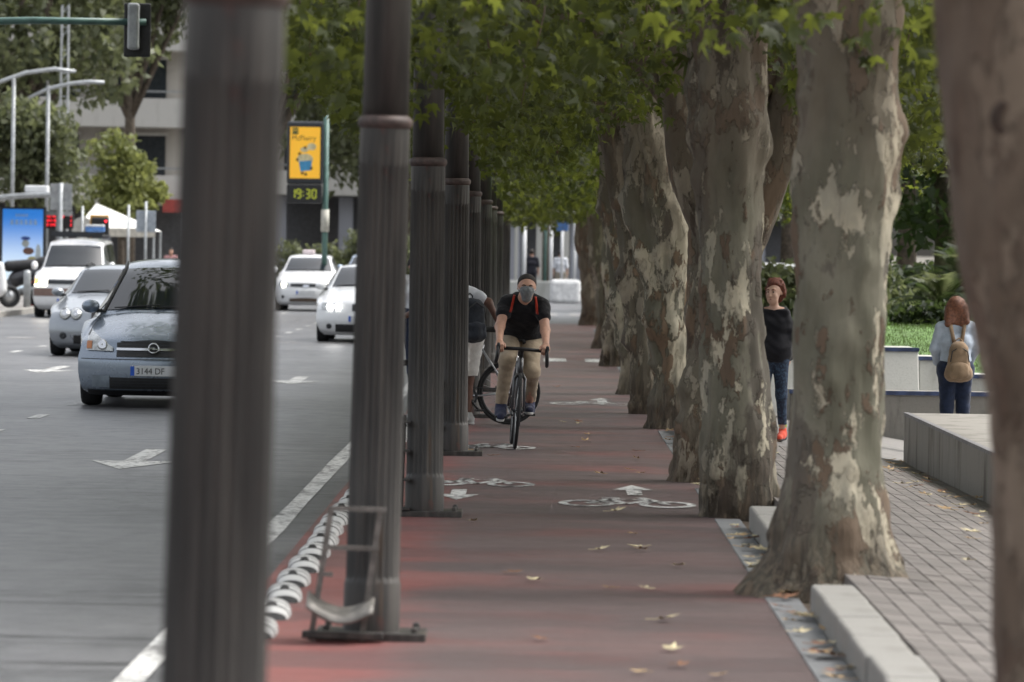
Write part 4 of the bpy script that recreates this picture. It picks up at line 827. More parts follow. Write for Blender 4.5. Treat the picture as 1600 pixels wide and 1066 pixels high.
class Car:
    def __init__(s, name, label, loc, rz, prof, paint, W, belt, wheels, cat='car', wr=.31):
        s.root = thing(name, label, cat, loc, rz); s.P = [np.array(p, float) for p in prof]; s.paint = paint; s.W = W; s.n = len(prof); s.L = max(p[0] for p in prof)
        US = np.linspace(-1, 1, 31); TS = np.linspace(0, s.n-1, (s.n-1)*6+1)
        b = MB(); b.grid([[s.pt(u, t) for u in US] for t in TS]); s.body = b.build('body', paint, s.root, True)
        # flanks with wheel arches, belt line and glazed sides
        for sg in (-1, 1):
            rows = []; E = [s.pt(sg, t) for t in TS]; cow = s.cowl = max(i for i in range(s.n) if s.P[i][1] <= belt+.04 and s.P[i][0] < s.L*.5)
            ys = np.linspace(E[int(2*6)][1], s.L-.12, 70); eh = [(e[1], e[2], abs(e[0])) for e in E[12:cow*6+1]]
            for y in ys:
                zt = np.interp(y, [e[0] for e in eh], [e[1] for e in eh]) if y < eh[-1][0] else np.interp(y, [eh[-1][0], eh[-1][0]+.5, s.L-.3, s.L], [eh[-1][1], belt, belt+.03, belt-.12])
                wt = np.interp(y, [e[0] for e in eh], [e[2] for e in eh]) if y < eh[-1][0] else np.interp(y, [eh[-1][0], eh[-1][0]+.5, s.L-.3, s.L], [eh[-1][2], W/2*.93, W/2*.9, W/2*.8])
                taper = W/2*min(1, .93+.07*min(1, (y-ys[0])/.35))*min(1, .90+.10*min(1, (s.L-y)/.4)); zb = .20
                for yw in wheels:
                    if abs(y-yw) < wr+.05: zb = max(zb, wr+math.sqrt((wr+.05)**2-(y-yw)**2))
                zb = min(zb, zt-.03)
                rows.append([(sg*(wt if f == 0 else taper*(1-.02*(f > .85))), y, zt+(zb-zt)*f) for f in (0, .12, .3, .55, .8, 1.0)])
            b = MB(); b.grid(rows); b.build('side_panel', paint, s.root, True)
            g = MB(); rt = [t for t in np.linspace(cow, s.n-3, 40)]; gr = []
            for t in rt:
                p = s.pt(sg, t); zb = np.interp(p[1], [r_[0][1] for r_ in rows], [r_[0][2] for r_ in rows]); wb_ = np.interp(p[1], [r_[0][1] for r_ in rows], [abs(r_[0][0]) for r_ in rows])
                gr.append([(p[0]+(sg*wb_-p[0])*f, p[1], p[2]+(zb-p[2])*f) for f in (0, .1, .5, .95, 1)])
            g.grid(gr); g.build('pillar_frame', paint, s.root, True)
            gl = MB(); gl.grid([[(q[i][0]+sg*.008, q[i][1], q[i][2]) for i in (1, 2, 3)] for q in gr if q[0][2]-q[4][2] > .12]); gl.build('side_window', M['glass'], s.root, True)
        MB().box((0, s.L/2, .36), (W*.80, s.L*.84, .36)).build('underbody', M['black'], s.root)
        for yw in wheels:
            for sg in (-1, 1): make_wheel(s.root, sg*(W/2-.115), yw, wr, .205)
    def row(s, t):
        i = int(min(max(math.floor(t), 0), s.n-2)); f = t-i
        p0, p1, p2, p3 = s.P[max(i-1, 0)], s.P[i], s.P[i+1], s.P[min(i+2, s.n-1)]
        m1, m2 = (p2-p0)*.4, (p3-p1)*.4
        return p1*(2*f**3-3*f**2+1)+m1*(f**3-2*f**2+f)+p2*(-2*f**3+3*f**2)+m2*(f**3-f**2)
    def pt(s, u, t):
        y, z, w_, k, c = s.row(t); a = abs(u)
        return (w_*u, y+k*a**2.6, z-c*a**2.4)
    def front(s, x, z, off=0.0, tmax=None):
        lo, hi = 0.0, tmax or s.cowl
        for _ in range(22):
            t = (lo+hi)/2; r_ = s.row(t); u = max(-1, min(1, x/r_[2]))
            if s.pt(u, t)[2] < z: lo = t
            else: hi = t
        t = (lo+hi)/2; u = max(-1, min(1, x/s.row(t)[2])); p = s.pt(u, t); e = .02; q = s.pt(u, min(t+e, s.n-1)); o = s.pt(max(-1, u-e), t); o2 = s.pt(min(1, u+e), t)
        nrm = (Vector(q)-Vector(p)).cross(Vector(o)-Vector(o2)).normalized()
        if nrm.y > 0: nrm = -nrm
        return tuple(Vector((x, p[1], z))+nrm*off)
    def patch(s, name, x0, x1, zl, zh, m, off=.006, nx=12, nz=6, parent=None, thick=.0):
        b = MB(); f = lambda g, x: g(x) if callable(g) else g
        b.grid([[s.front(x, f(zl, x)+(f(zh, x)-f(zl, x))*k/nz, off) for x in np.linspace(x0, x1, nx+1)] for k in range(nz+1)])
        o = b.build(name, m, parent or s.root, True)
        if thick: md = o.modifiers.new('solid', 'SOLIDIFY'); md.thickness = thick; md.offset = 0
        return o
    def disc(s, name, x, z, r, m, off, parent=None, ri=0.0, thick=.004):
        b = MB(); rr = [ri, (ri+r)/2, r] if ri else [.001, r*.5, r]
        b.grid([[s.front(x+q*math.cos(a), z+q*math.sin(a), off) for a in np.linspace(0, 2*PI, 22, False)] for q in rr], True); o = b.build(name, m, parent or s.root, True)
        md = o.modifiers.new('solid', 'SOLIDIFY'); md.thickness = thick; return o
    def screen(s, t0, t1, u0=.9, u1=.9, name='windscreen', lift=.008):
        b = MB(); b.grid([[(Vector(s.pt(u*(u0+(u1-u0)*(t-t0)/(t1-t0)), t))+Vector((0, -lift*.8, lift*.7))) for u in np.linspace(-1, 1, 17)] for t in np.linspace(t0, t1, 9)]); g = b.build(name, M['glass'], s.root, True)
        bb = MB(); z0 = [s.pt(u*u0, t0) for u in np.linspace(-1, 1, 17)]; bb.grid([[(p[0], p[1]-.02, p[2]+.01) for p in z0], [(p[0], p[1]+.05, p[2]+.06) for p in z0]]); 
        wp = MB(); a = Vector(s.pt(-.1*u0, t0+.02))+Vector((0, -.02, .02)); c = Vector(s.pt(.75*u0, t0+.12))+Vector((0, -.02, .025)); wp.tube([a, c], .008, 6)
        a = Vector(s.pt(-.85*u0, t0+.02))+Vector((0, -.02, .02)); c = Vector(s.pt(-.05*u0, t0+.10))+Vector((0, -.02, .025)); wp.tube([a, c], .008, 6); wp.build('wiper', M['black'], s.root)
        return g
    def mirrors(s, z, y, x, m=None, sz=(.2, .1, .14)):
        for sg in (-1, 1):
            b = MB(); b.ball((0, 0, 0), (sz[0]/2, sz[1], sz[2]/2), 14, 10); o = b.build('side_mirror', m or s.paint, s.root, True, loc=(sg*x, y, z))
            MB().box((-sg*.07, .02, -.05), (.12, .05, .04)).build('mirror_foot', M['black'], o)
    def plate(s, txt, x, z, w_=.52, h=.11, txt_size=.095, off=.018):
        y = s.front(x, z, 0)[1]-off
        p = MB().box((x, y, z), (w_, .012, h)).build('number_plate', M['white_plastic'], s.root, bevel=.004)
        MB().box((x-w_/2+.022, y-.0075, z), (.042, .004, h-.008)).build('plate_band', mat('plate_blue', (.02, .10, .50), .4), p)
        if txt: text('plate_lettering', txt, txt_size, M['black'], p, (x-w_/2+.062, y-.0075, z-.034), sx=.92)
        return p
def ws(px, py): return gnd(px, py)
SILVER = m_carpaint('silver_blue_paint', (.23, .275, .335), .6, .24); SILVER2 = m_carpaint('silver_paint', (.29, .315, .345), .55, .26); WHITE = m_carpaint('white_paint', (.74, .75, .76), 0, .25); BLUEC = m_carpaint('pale_blue_paint', (.30, .38, .50), .3, .3)
def lampglass(name, c=(.55, .57, .56)):
    t = NT(name); v = t.coord(); n_ = t.noise(v, 16, 3); t.set(Base_Color=t.mix(t.ramp(n_, .35, .65), tuple(x*.55 for x in c), c), Roughness=.08, Metallic=.35, Coat_Weight=1.0); return t.m
LG = lampglass('lamp_glass'); LON = emit('lit_headlamp', (1, .93, .80), 9.0); LONW = emit('lit_headlamp_white', (1, .97, .92), 12.0); AMB = emit('amber_lamp', (1, .55, .12), 1.0); AMBER = mat('amber_lens', (.45, .16, .05), .25)
# --- silver people carrier
c1 = Car('silver_car', 'silver blue people carrier, partly hidden by the blurred pole', (-4.13, 47.9, 0), R(0), [
 (.14, .13, .70, .28, 0), (.03, .20, .79, .30, 0), (.0, .34, .83, .33, 0), (.005, .50, .838, .34, 0), (.04, .56, .835, .34, 0), (.075, .60, .825, .33, .0), (.12, .72, .81, .36, .02), (.24, .80, .79, .38, .04), (.55, .91, .76, .25, .07), (.95, 1.015, .71, .14, .06), (1.02, 1.03, .655, .12, .02),
 (1.55, 1.36, .53, .10, .02), (1.80, 1.485, .485, .08, .02), (2.15, 1.575, .50, .02, .05), (2.8, 1.60, .51, 0, .05), (3.6, 1.54, .50, 0, .05), (3.95, 1.05, .66, -.1, .02), (4.03, .6, .78, -.12, 0), (3.95, .22, .74, -.1, 0)], SILVER, 1.69, .98, (.82, 3.42))
c1.screen(10.08, 12.1, .95, .93); c1.mirrors(1.07, 1.15, .79, sz=(.20, .09, .15))
gr = c1.patch('grille', -.40, .40, .545, lambda x: .725-.12*abs(x)**1.5, M['black'], .006)
for zz in (.585, .665, .70): c1.patch('grille_bar', -.36, .36, zz, zz+.010, M['dark_panel'], .010, parent=gr)
c1.patch('grille_chrome', -.40, .40, .612, .638, M['chrome'], .016, parent=gr, nz=2)
c1.disc('emblem_ring', 0, .628, .062, M['chrome'], .034, gr, ri=.048); c1.disc('emblem_back', 0, .628, .05, M['black'], .024, gr)
b = MB(); zz = .628; b.add([c1.front(x, z_, .038) for x, z_ in ((-.062, zz+.010), (.018, zz+.010), (.005, zz-.002), (.062, zz-.002), (.058, zz-.012), (-.020, zz-.012), (-.004, zz+.002), (-.062, zz+.002))], [(0, 1, 2, 6), (0, 6, 7), (2, 3, 4, 5), (2, 5, 6)]); o = b.build('emblem_bolt', M['chrome'], gr); o.modifiers.new('solid', 'SOLIDIFY').thickness = .006
for sg in (-1, 1):
    hl = c1.patch('headlight', sg*.74, sg*.44, lambda x: .600+.02*(abs(x)-.44), lambda x: .635+(abs(x)-.43)*.63, LG, .012, nx=12)
    c1.disc('reflector', sg*.56, .665, .055, M['chrome'], .018, hl); c1.patch('turn_signal', sg*.735, sg*.675, .62, .70, AMBER, .018, nx=4, parent=hl)
    c1.patch('fog_panel', sg*.67, sg*.47, lambda x: .22, lambda x: .345, mat('silver_inset', (.22, .26, .30), .4, .4), .006)
    MB().tube([Vector(c1.pt(sg*.93, t))+Vector((sg*.01, -.01, .012)) for t in np.linspace(6.9, 9.6, 12)], .004, 4).build('bonnet_seam', M['black'], c1.root)
    MB().tube([Vector(c1.pt(sg*.98, t))+Vector((0, -.01, .015)) for t in np.linspace(9.9, 13.2, 20)], .017, 6).build('roof_pillar_trim', M['black'], c1.root)
ik = c1.patch('bumper_intake', -.47, .47, .205, .325, M['black'], .006)
for zz in (.235, .265, .295): c1.patch('intake_bar', -.45, .45, zz, zz+.008, M['dark_panel'], .012, parent=ik, nz=2)
c1.patch('bumper_lip', -.72, .72, .14, .19, M['black'], .008, nz=2); c1.patch('bumper_seam', -.80, .80, .515, .523, M['dark_panel'], .004, nx=20, nz=1)
c1.plate('3144 DF', 0.02, .40); 
MB().ball((-.25, 2.0, 1.05), (.2, .15, .25)).build('front_seat', M['black'], c1.root)
# --- silver compact with twin round lamps
c2 = Car('silver_car', 'silver compact with paired round headlamps, behind the people carrier', (-6.72, 68.8, 0), 0, [
 (.16, .12, .70, .3, 0), (.04, .2, .80, .34, 0), (.0, .36, .855, .36, 0), (.02, .50, .86, .38, 0), (.07, .60, .85, .38, .01), (.13, .70, .83, .4, .03), (.25, .76, .80, .42, .05), (.7, .85, .77, .25, .07), (1.25, .95, .72, .12, .06), (1.32, .965, .67, .12, .02),
 (1.75, 1.2, .58, .1, .02), (2.02, 1.33, .53, .08, .02), (2.35, 1.40, .53, .02, .05), (3.0, 1.41, .52, 0, .05), (3.7, 1.3, .5, 0, .05), (4.1, 1.0, .66, -.1, .02), (4.2, .6, .78, -.12, 0), (4.1, .22, .74, -.1, 0)], SILVER2, 1.75, .92, (.8, 3.52))
c2.screen(9.08, 11.1, .95, .93); c2.mirrors(.98, 1.4, .84)
for sg in (-1, 1):
    for x in (.60, .42): hl = c2.disc('headlight', sg*x, .655, .082, LG, .014); c2.disc('reflector', sg*x, .655, .05, M['chrome'], .02, hl); c2.disc('headlight_rim', sg*x, .655, .09, M['dark_panel'], .012, hl, ri=.08)
    k_ = c2.patch('kidney_grille', sg*.18, sg*.02, .58, .70, M['black'], .008, nx=8); c2.patch('grille_chrome', sg*.18, sg*.02, .70, .715, M['chrome'], .014, parent=k_, nz=2)
    c2.disc('fog_lamp', sg*.62, .32, .055, M['dark_panel'], .008)
    MB().tube([Vector(c2.pt(sg*.9, t))+Vector((0, 0, .05)) for t in np.linspace(11.6, 14, 12)], .018, 6).build('roof_rail', M['black'], c2.root)
c2.patch('bumper_intake', -.45, .45, .20, .33, M['black'], .006); c2.plate('', 0, .42)
MB().tube([(-.1, 1.9, 1.18), (-.09, 1.88, 1.08)], [.03, .02], 6).build('mirror_charm', M['white_plastic'], c2.root)
# --- white police style van
c3 = Car('white_van', 'white small van with a blue light bar on its roof rack', (-10.85, 103, 0), 0, [
 (.12, .2, .72, .25, 0), (.02, .3, .80, .28, 0), (.0, .45, .845, .3, 0), (.03, .60, .85, .3, 0), (.06, .72, .84, .3, 0), (.09, .86, .82, .3, .02), (.2, .97, .79, .3, .04), (.6, 1.08, .77, .2, .05), (.85, 1.15, .74, .12, .04), (.9, 1.165, .71, .12, .02),
 (1.25, 1.45, .66, .1, .02), (1.5, 1.66, .62, .08, .02), (1.8, 1.80, .62, .02, .06), (2.6, 1.83, .63, 0, .06), (3.9, 1.80, .62, 0, .05), (4.1, 1.2, .72, 0, .02), (4.14, .6, .8, 0, 0), (4.08, .25, .78, 0, 0)], WHITE, 1.72, 1.12, (.8, 3.4), 'van')
c3.screen(9.08, 11.15, .96, .95); c3.mirrors(1.2, 1.0, .90, sz=(.16, .1, .2))
for sg in (-1, 1):
    hl = c3.patch('headlight', sg*.80, sg*.52, .74, .93, LG if sg > 0 else LON, .012); c3.patch('turn_signal', sg*.80, sg*.70, .76, .92, AMB, .016, parent=hl, nx=4)
c3.patch('grille', -.5, .5, .78, .88, M['dark_panel'], .008); c3.patch('bumper', -.83, .83, .50, .68, mat('brown_bumper', (.16, .10, .08), .6), .012, nx=20); c3.plate('', 0, .40)
rk = MB(); 
for y in (1.75, 2.6, 3.4): rk.box((0, y, 1.90), (1.2, .05, .05))
for x in (-.58, .58): rk.box((x, 2.6, 1.92), (.05, 1.8, .05))
rk.box((0, 1.72, 1.95), (1.22, .06, .10)); rk.build('roof_rack', M['dark_panel'], c3.root)
lb = MB().box((.42, 1.75, 2.06), (.46, .2, .14)).build('light_bar', mat('blue_beacon', (.10, .24, .55), .25), c3.root, bevel=.04); MB().box((.42, 1.75, 2.145), (.44, .2, .05)).build('beacon_cap', M['white_plastic'], lb, bevel=.02)
# --- white taxi with headlights on
c4 = Car('white_car', 'white taxi with glowing headlights and a roof sign, farther back in traffic', (-6.25, 119.5, 0), 0, [
 (.12, .16, .72, .25, 0), (.02, .24, .80, .28, 0), (.0, .40, .85, .3, 0), (.02, .55, .86, .3, 0), (.05, .64, .85, .3, 0), (.09, .76, .83, .32, .02), (.2, .86, .80, .34, .04), (.6, .97, .77, .2, .06), (1.05, 1.05, .72, .12, .05), (1.1, 1.06, .68, .12, .02),
 (1.5, 1.3, .60, .1, .02), (1.75, 1.42, .56, .08, .02), (2.1, 1.50, .56, .02, .05), (2.8, 1.525, .56, 0, .05), (3.5, 1.46, .53, 0, .05), (3.85, 1.05, .66, -.1, .02), (4.02, .6, .78, -.12, 0), (3.95, .22, .74, -.1, 0)], WHITE, 1.745, 1.0, (.8, 3.4))
c4.screen(9.08, 11.1, .95, .93); c4.mirrors(1.1, 1.15, .93, sz=(.18, .1, .17))
g4 = c4.patch('grille', -.42, .42, lambda x: .635+.02*abs(x), lambda x: .745-.03*abs(x), M['dark_panel'], .008); c4.patch('emblem', -.08, .08, .63, .70, M['chrome'], .02, parent=g4, nx=6)
for sg in (-1, 1): hl = c4.patch('headlight', sg*.74, sg*.47, lambda x: .66, lambda x: .72+.25*(abs(x)-.45), LG, .012); c4.disc('lit_lamp', sg*.60, .70, .06, LON, .02, hl); c4.disc('fog_lamp', sg*.62, .38, .045, M['dark_panel'], .01)
c4.patch('bumper_intake', -.44, .44, lambda x: .25, lambda x: .36-.05*abs(x), mat('brown_mesh', (.10, .07, .05), .7), .008); c4.plate('', 0, .50)
rs = MB().box((-.05, 2.2, 1.58), (.34, .14, .12)).build('roof_sign', mat('taxi_sign', (.70, .60, .62), .4), c4.root, bevel=.04)
# --- white hatchback with xenon lamps
c5 = Car('white_car', 'white hatchback with two bright round headlights behind the fluted pole', (-3.22, 81.5, 0), 0, [
 (.16, .14, .72, .3, 0), (.04, .22, .80, .34, 0), (.0, .38, .86, .36, 0), (.02, .52, .865, .38, 0), (.06, .62, .855, .38, .01), (.12, .73, .83, .4, .03), (.25, .80, .80, .42, .05), (.7, .90, .77, .25, .07), (1.25, 1.0, .72, .12, .06), (1.32, 1.01, .67, .12, .02),
 (1.75, 1.25, .58, .1, .02), (2.02, 1.37, .53, .08, .02), (2.35, 1.43, .53, .02, .05), (3.0, 1.43, .52, 0, .05), (3.7, 1.35, .5, 0, .05), (4.1, 1.0, .66, -.1, .02), (4.2, .6, .78, -.12, 0), (4.1, .22, .74, -.1, 0)], WHITE, 1.75, .96, (.8, 3.46))
c5.screen(9.08, 11.1, .95, .93); c5.mirrors(1.02, 1.4, .84)
for sg in (-1, 1):
    hl = c5.patch('headlight', sg*.76, sg*.40, lambda x: .60, lambda x: .68+.12*(abs(x)-.4), LG, .012)
    for x in (.60, .45): c5.disc('lit_lamp', sg*x, .645, .055, LONW, .02, hl)
    k_ = c5.patch('kidney_grille', sg*.20, sg*.02, .58, .70, M['black'], .008, nx=8); c5.patch('grille_chrome', sg*.20, sg*.02, .70, .712, M['chrome'], .014, parent=k_, nz=2); c5.disc('fog_lamp', sg*.62, .30, .05, M['dark_panel'], .008)
c5.patch('bumper_intake', -.50, .50, .20, .34, M['black'], .006); c5.plate('', 0, .44)
# --- pale blue car behind the taxi
c6 = Car('blue_car', 'pale blue car mostly hidden behind the white taxi', (-5.35, 139, 0), 0, [tuple(p) for p in c4.P], BLUEC, 1.745, 1.0, (.8, 3.4))
c6.screen(9.08, 11.1, .95, .93); c6.mirrors(1.1, 1.15, .93)
for sg in (-1, 1): c6.patch('headlight', sg*.74, sg*.47, .66, .78, LG, .012)
c6.patch('grille', -.42, .42, .63, .74, M['dark_panel'], .008)
# --- white van parked beyond the lawn
c7 = Car('white_van', 'white van parked beyond the lawn at the right', (at(1418, 400, 100).x, 98, -.3), R(80), [tuple(p) for p in c3.P], WHITE, 1.72, 1.12, (.8, 3.4), 'van'); c7.screen(9.08, 11.15, .96, .95)
# ================================================================ bicycles
def V3(*a): return np.array(a, float)
def bike_wheel(root, y, r, name='wheel', tw=.016, rimm=None):
    wl = bpy.data.objects.new(name, None); col.objects.link(wl); wl.parent = root; wl.location = (0, y, r); wl.empty_display_size = .05
    MB().lathe([(r-tw+tw*math.cos(a), tw*math.sin(a)) for a in np.linspace(0, 2*PI, 10, False)], axis='X', n=44, closed=True).build('tyre', M['tyre'], wl, True)
    MB().lathe([(r-.030, -.011), (r-.055, -.006), (r-.06, 0), (r-.055, .006), (r-.030, .011)], axis='X', n=44, closed=True).build('rim', rimm or M['black'], wl, True)
    b = MB(); n = 24
    for k in range(n): a = 2*PI*k/n; b.tube([(.02*(1 if k % 2 else -1), math.cos(a+.3)*.02, math.sin(a+.3)*.02), (0, math.cos(a)*(r-.05), math.sin(a)*(r-.05))], .0016, 4, False)
    b.build('spokes', M['galv'], wl)['kind'] = 'stuff'
    MB().lathe([(.02, -.045), (.014, -.03), (.014, .03), (.02, .045)], axis='X', n=12).build('hub', M['dark_panel'], wl, True); return wl
def bicycle(name, label, loc, rz, lean, frame, front_m=None, drops=True, r=.338, rimm=None, crk=(.10, -.13)):
    root = thing(name, label, 'bicycle', loc, rz); root.rotation_euler = (0, lean, rz); fm = frame; fm2 = front_m or frame
    bike_wheel(root, -.50, r, rimm=rimm); bike_wheel(root, .49, r, rimm=rimm)
    bb = (0, .07, .275); st = (0, .22, .80); ht = (0, -.345, .80); hb = (0, -.385, .66)
    MB().tube([bb, st], .017, 10).build('seat_tube', fm, root, True); MB().tube([st, ht], .016, 10).build('top_tube', fm2, root, True); MB().tube([bb, hb], .022, 10).build('down_tube', fm2, root, True); MB().tube([ht, hb], .024, 12).build('head_tube', fm2, root, True)
    MB().tube([(0, .215, .78), (0, .25, .94)], .014, 8).build('seat_post', M['black'], root, True)
    for sg in (-1, 1):
        MB().tube([(sg*.03, .08, .275), (sg*.065, .49, r)], .010, 8).build('chain_stay', fm, root, True); MB().tube([(sg*.012, .21, .76), (sg*.062, .49, r)], .009, 8).build('seat_stay', fm, root, True)
        MB().tube([(sg*.012, -.385, .67), (sg*.045, -.40, .62), (sg*.052, -.50, r)], [.018, .016, .011], 8).build('fork_blade', fm2, root, True)
        MB().tube([(sg*.06, .07, .275), (sg*.085, .07+sg*crk[0], .275+sg*crk[1])], [.013, .011], 8).build('crank', M['black'], root, True)
        MB().box((sg*.135, .07+sg*crk[0], .275+sg*crk[1]), (.095, .085, .02)).build('pedal', M['black'], root)
    MB().lathe([(.094, -.003), (.094, .003), (.07, .003), (.07, -.003)], (.045, .07, .275), 'X', 32, True).build('chainring', M['dark_panel'], root)
    MB().lathe([(.038, -.01), (.02, .012)], (.045, .49, r), 'X', 20).build('cassette', M['dark_panel'], root)
    MB().tube([(.045, .07, .37), (.045, .49, r+.035)], .005, 5).build('chain', M['dark_panel'], root); MB().box((.05, .49, r-.09), (.02, .04, .10)).build('derailleur', M['black'], root)
    b = MB(); b.grid([[(x*(.07 if y > .1 else .022+.02*max(0, y)), .25+y, .955-.03*abs(x)**2-.01*(y < -.05)) for x in (-1, -.5, 0, .5, 1)] for y in (-.15, -.08, .02, .08, .13)]); o = b.build('saddle', M['black'], root, True); o.modifiers.new('solid', 'SOLIDIFY').thickness = -.03
    MB().tube([ht, (0, -.36, .85), (0, -.45, .88)], [.018, .017, .02], 10).build('stem', M['black'], root, True)
    hbm = MB()
    if drops:
        hbm.tube([(-.205, -.46, .88), (0, -.455, .885), (.205, -.46, .88)], .0165, 10)
        for sg in (-1, 1): hbm.tube([(sg*.200, -.46, .88), (sg*.212, -.49, .879), (sg*.215, -.55, .87), (sg*.218, -.575, .83), (sg*.222, -.56, .785), (sg*.226, -.50, .755), (sg*.228, -.44, .75)], .0165, 10)
    else: hbm.tube([(-.30, -.40, .93), (-.1, -.45, .92), (.1, -.45, .92), (.30, -.40, .93)], .015, 10)
    hbm.build('handlebar', M['black'], root, True)
    for sg in (-1, 1):
        if drops: MB().tube([(sg*.215, -.53, .875), (sg*.216, -.60, .895), (sg*.216, -.615, .925)], [.017, .019, .013], 8).build('brake_hood', M['black'], root, True); MB().tube([(sg*.217, -.61, .90), (sg*.22, -.625, .84), (sg*.225, -.60, .77)], [.009, .007, .006], 6).build('brake_lever', M['black'], root, True)
    return root
# ================================================================ people
def finger_set(wr, fwd, side, up, curl=.9, s=1.0, thumb=1):
    """palm and five bent fingers: wrist point, direction of the hand, towards the thumb, back of the hand"""
    wr, fwd, side, up = (np.array(v, float) for v in (wr, fwd, side, up)); P_ = []
    k0 = wr+fwd*.085*s
    for i, (o, L) in enumerate(((.030, .072), (.010, .080), (-.010, .075), (-.028, .060))):
        a = wr+side*o*.6*s; b = k0+side*o*s-up*.002; P_.append((a, b, .014*s, .0125*s, .012))
        d1 = fwd*math.cos(curl*.8)-up*math.sin(curl*.8); d2 = fwd*math.cos(curl*1.8)-up*math.sin(curl*1.8); d3 = fwd*math.cos(curl*2.6)-up*math.sin(curl*2.6)
        c = b+d1*L*.45*s; e = c+d2*L*.33*s; f = e+d3*L*.25*s
        P_ += [(b, c, .0105*s, .0095*s, .005), (c, e, .0095*s, .0088*s, .005), (e, f, .0088*s, .0075*s, .005)]
    t0 = wr+fwd*.02*s+side*.022*s*thumb; t1 = t0+(fwd*.6+side*thumb*.7-up*.3)*.040*s; t2 = t1+(fwd*.9+side*thumb*.1-up*.35)*.034*s
    P_ += [(wr, t0, .016*s, .014*s, .012), (t0, t1, .014*s, .011*s, .008), (t1, t2, .011*s, .0085*s, .005)]; return P_
def head_prims(c, fwd, up, s=1.0):
    """skull, jaw, nose, ears, brow, lips round the head centre"""
    c = np.array(c, float); f = np.array(fwd, float); f /= np.linalg.norm(f); u = np.array(up, float); u -= f*u.dot(f); u /= np.linalg.norm(u); x = np.cross(f, u)
    q = lambda a, b_, d: c+(x*a+f*b_+u*d)*s
    P_ = [(q(0, -.02, .035), q(0, -.005, .03), .082*s, .078*s, .03), (q(0, .02, .0), q(0, .03, -.02), .068*s, .064*s, .03), (q(-.022, .045, -.072), q(.022, .045, -.072), .034*s, .034*s, .03), (q(0, .062, -.088), q(0, .060, -.080), .022*s, .022*s, .02),
          (q(0, .088, .012), q(0, .105, -.028), .008*s, .013*s, .012), (q(-.014, .090, -.032), q(.014, .090, -.032), .008*s, .008*s, .008), (q(-.035, .072, .030), q(.035, .072, .030), .012*s, .012*s, .015),
          (q(-.018, .083, -.060), q(.018, .083, -.060), .007*s, .007*s, .008), (q(-.015, .080, -.068), q(.015, .080, -.068), .007*s, .007*s, .008)]
    for sg in (-1, 1): P_ += [(q(sg*.074, -.012, .014), q(sg*.080, -.018, -.018), .011*s, .009*s, .006), (q(sg*.04, .07, -.025), q(sg*.045, .06, -.035), .016*s, .016*s, .02)]
    return P_, q
EYEW = mat('eye_white', (.30, .24, .21), .3); EYED = mat('eye_dark', (.03, .018, .012), .2); LIP = mat('lips', (.38, .15, .12), .5)
def face(root, q, s, brow, sk_lip=True):
    e = MB(); i = MB(); b = MB()
    for sg in (-1, 1):
        e.ball(q(sg*.031, .0765, .008), .0105*s, 10, 8); i.ball(q(sg*.031, .0845, .007), .0080*s, 8, 6)
        b.tube([q(sg*.014, .090, .026), q(sg*.032, .088, .033), q(sg*.052, .074, .025)], [.004*s, .0055*s, .003*s], 6)
    e.build('eyes', EYEW, root, True); i.build('pupils', EYED, root, True); b.build('eyebrows', brow, root, True)
    if sk_lip: MB().tube([q(-.024, .082, -.064), q(0, .0905, -.063), q(.024, .082, -.064)], [.003*s, .0065*s, .003*s], 6).build('lips', LIP, root, True)
def limb(a, b, c, r0, r1, r2, r1b=None): return [(a, b, r0, r1, .03), (b, c, r1b or r1, r2, .03)]
def shoe(root, ankle, fwd, m, sole, s=1.0, lift=0.0):
    a = np.array(ankle, float); f = np.array(fwd, float); f = f/np.linalg.norm(f); dn = V3(0, 0, -1); dn = dn-f*dn.dot(f); dn /= np.linalg.norm(dn)
    P_ = [(a+dn*.0, a+dn*.04-f*.025, .048*s, .045*s), (a+dn*.05-f*.04, a+dn*.055+f*.06, .042*s, .044*s), (a+dn*.055+f*.06, a+dn*.062+f*.155, .044*s, .034*s)]
    o = blob('shoe', P_, m, root, .007, .03, [(a+dn*.082, dn)])
    P2 = [(a+dn*.082-f*.042, a+dn*.082+f*.155, .043*s, .034*s)]
    blob('sole', P2, sole, o, .006, .02, [(a+dn*.074, -dn), (a+dn*.098, dn)]); return o
# ---- the cyclist
BL = R(3.6)                                  # the bicycle leans with the rider
g0 = gnd(801, 703); OX, OY = g0.x, g0.y+.5
FRAME = m_carpaint('dark_grey_frame', (.045, .045, .05), .3, .35)
bk = bicycle('road_bicycle', 'dark road bicycle with drop handlebars ridden towards the camera', (OX, OY, .006), R(2), BL, FRAME, crk=(.165, .015))
rider = thing('person', 'cyclist in black t-shirt, beige trousers and grey face mask', 'person', (OX, OY, .006), R(2)); rider.rotation_euler = (0, BL, R(2))
TEE = m_cloth('black_tshirt', (.012, .012, .014), 90, 22); CHINO = m_cloth('beige_chino', (.35, .28, .20), 110, 13, .10); MASK = m_cloth('grey_mask', (.18, .19, .195), 150, 30); HAIR = mat('short_dark_hair', (.022, .017, .014), .8, var=.5, scale=90, bump=.8, bscale=140); RED = m_cloth('red_strap', (.45, .05, .03)); NAVY = m_cloth('navy_shoe', (.030, .034, .065), 80); SOLE = mat('white_sole', (.55, .55, .54), .7)
hipL, hipR = V3(-.085, .26, .98), V3(.085, .26, .98)
kneeL, kneeR = V3(-.115, -.12, .76), V3(.115, -.04, .68)
ankL, ankR = V3(-.135, .015, .355), V3(.128, .33, .385)
shL, shR = V3(-.165, -.02, 1.268), V3(.165, -.02, 1.268)
elL, elR = V3(-.205, -.17, 1.06), V3(.20, -.17, 1.055)
wrL, wrR = V3(-.206, -.455, .935), V3(.206, -.455, .935)
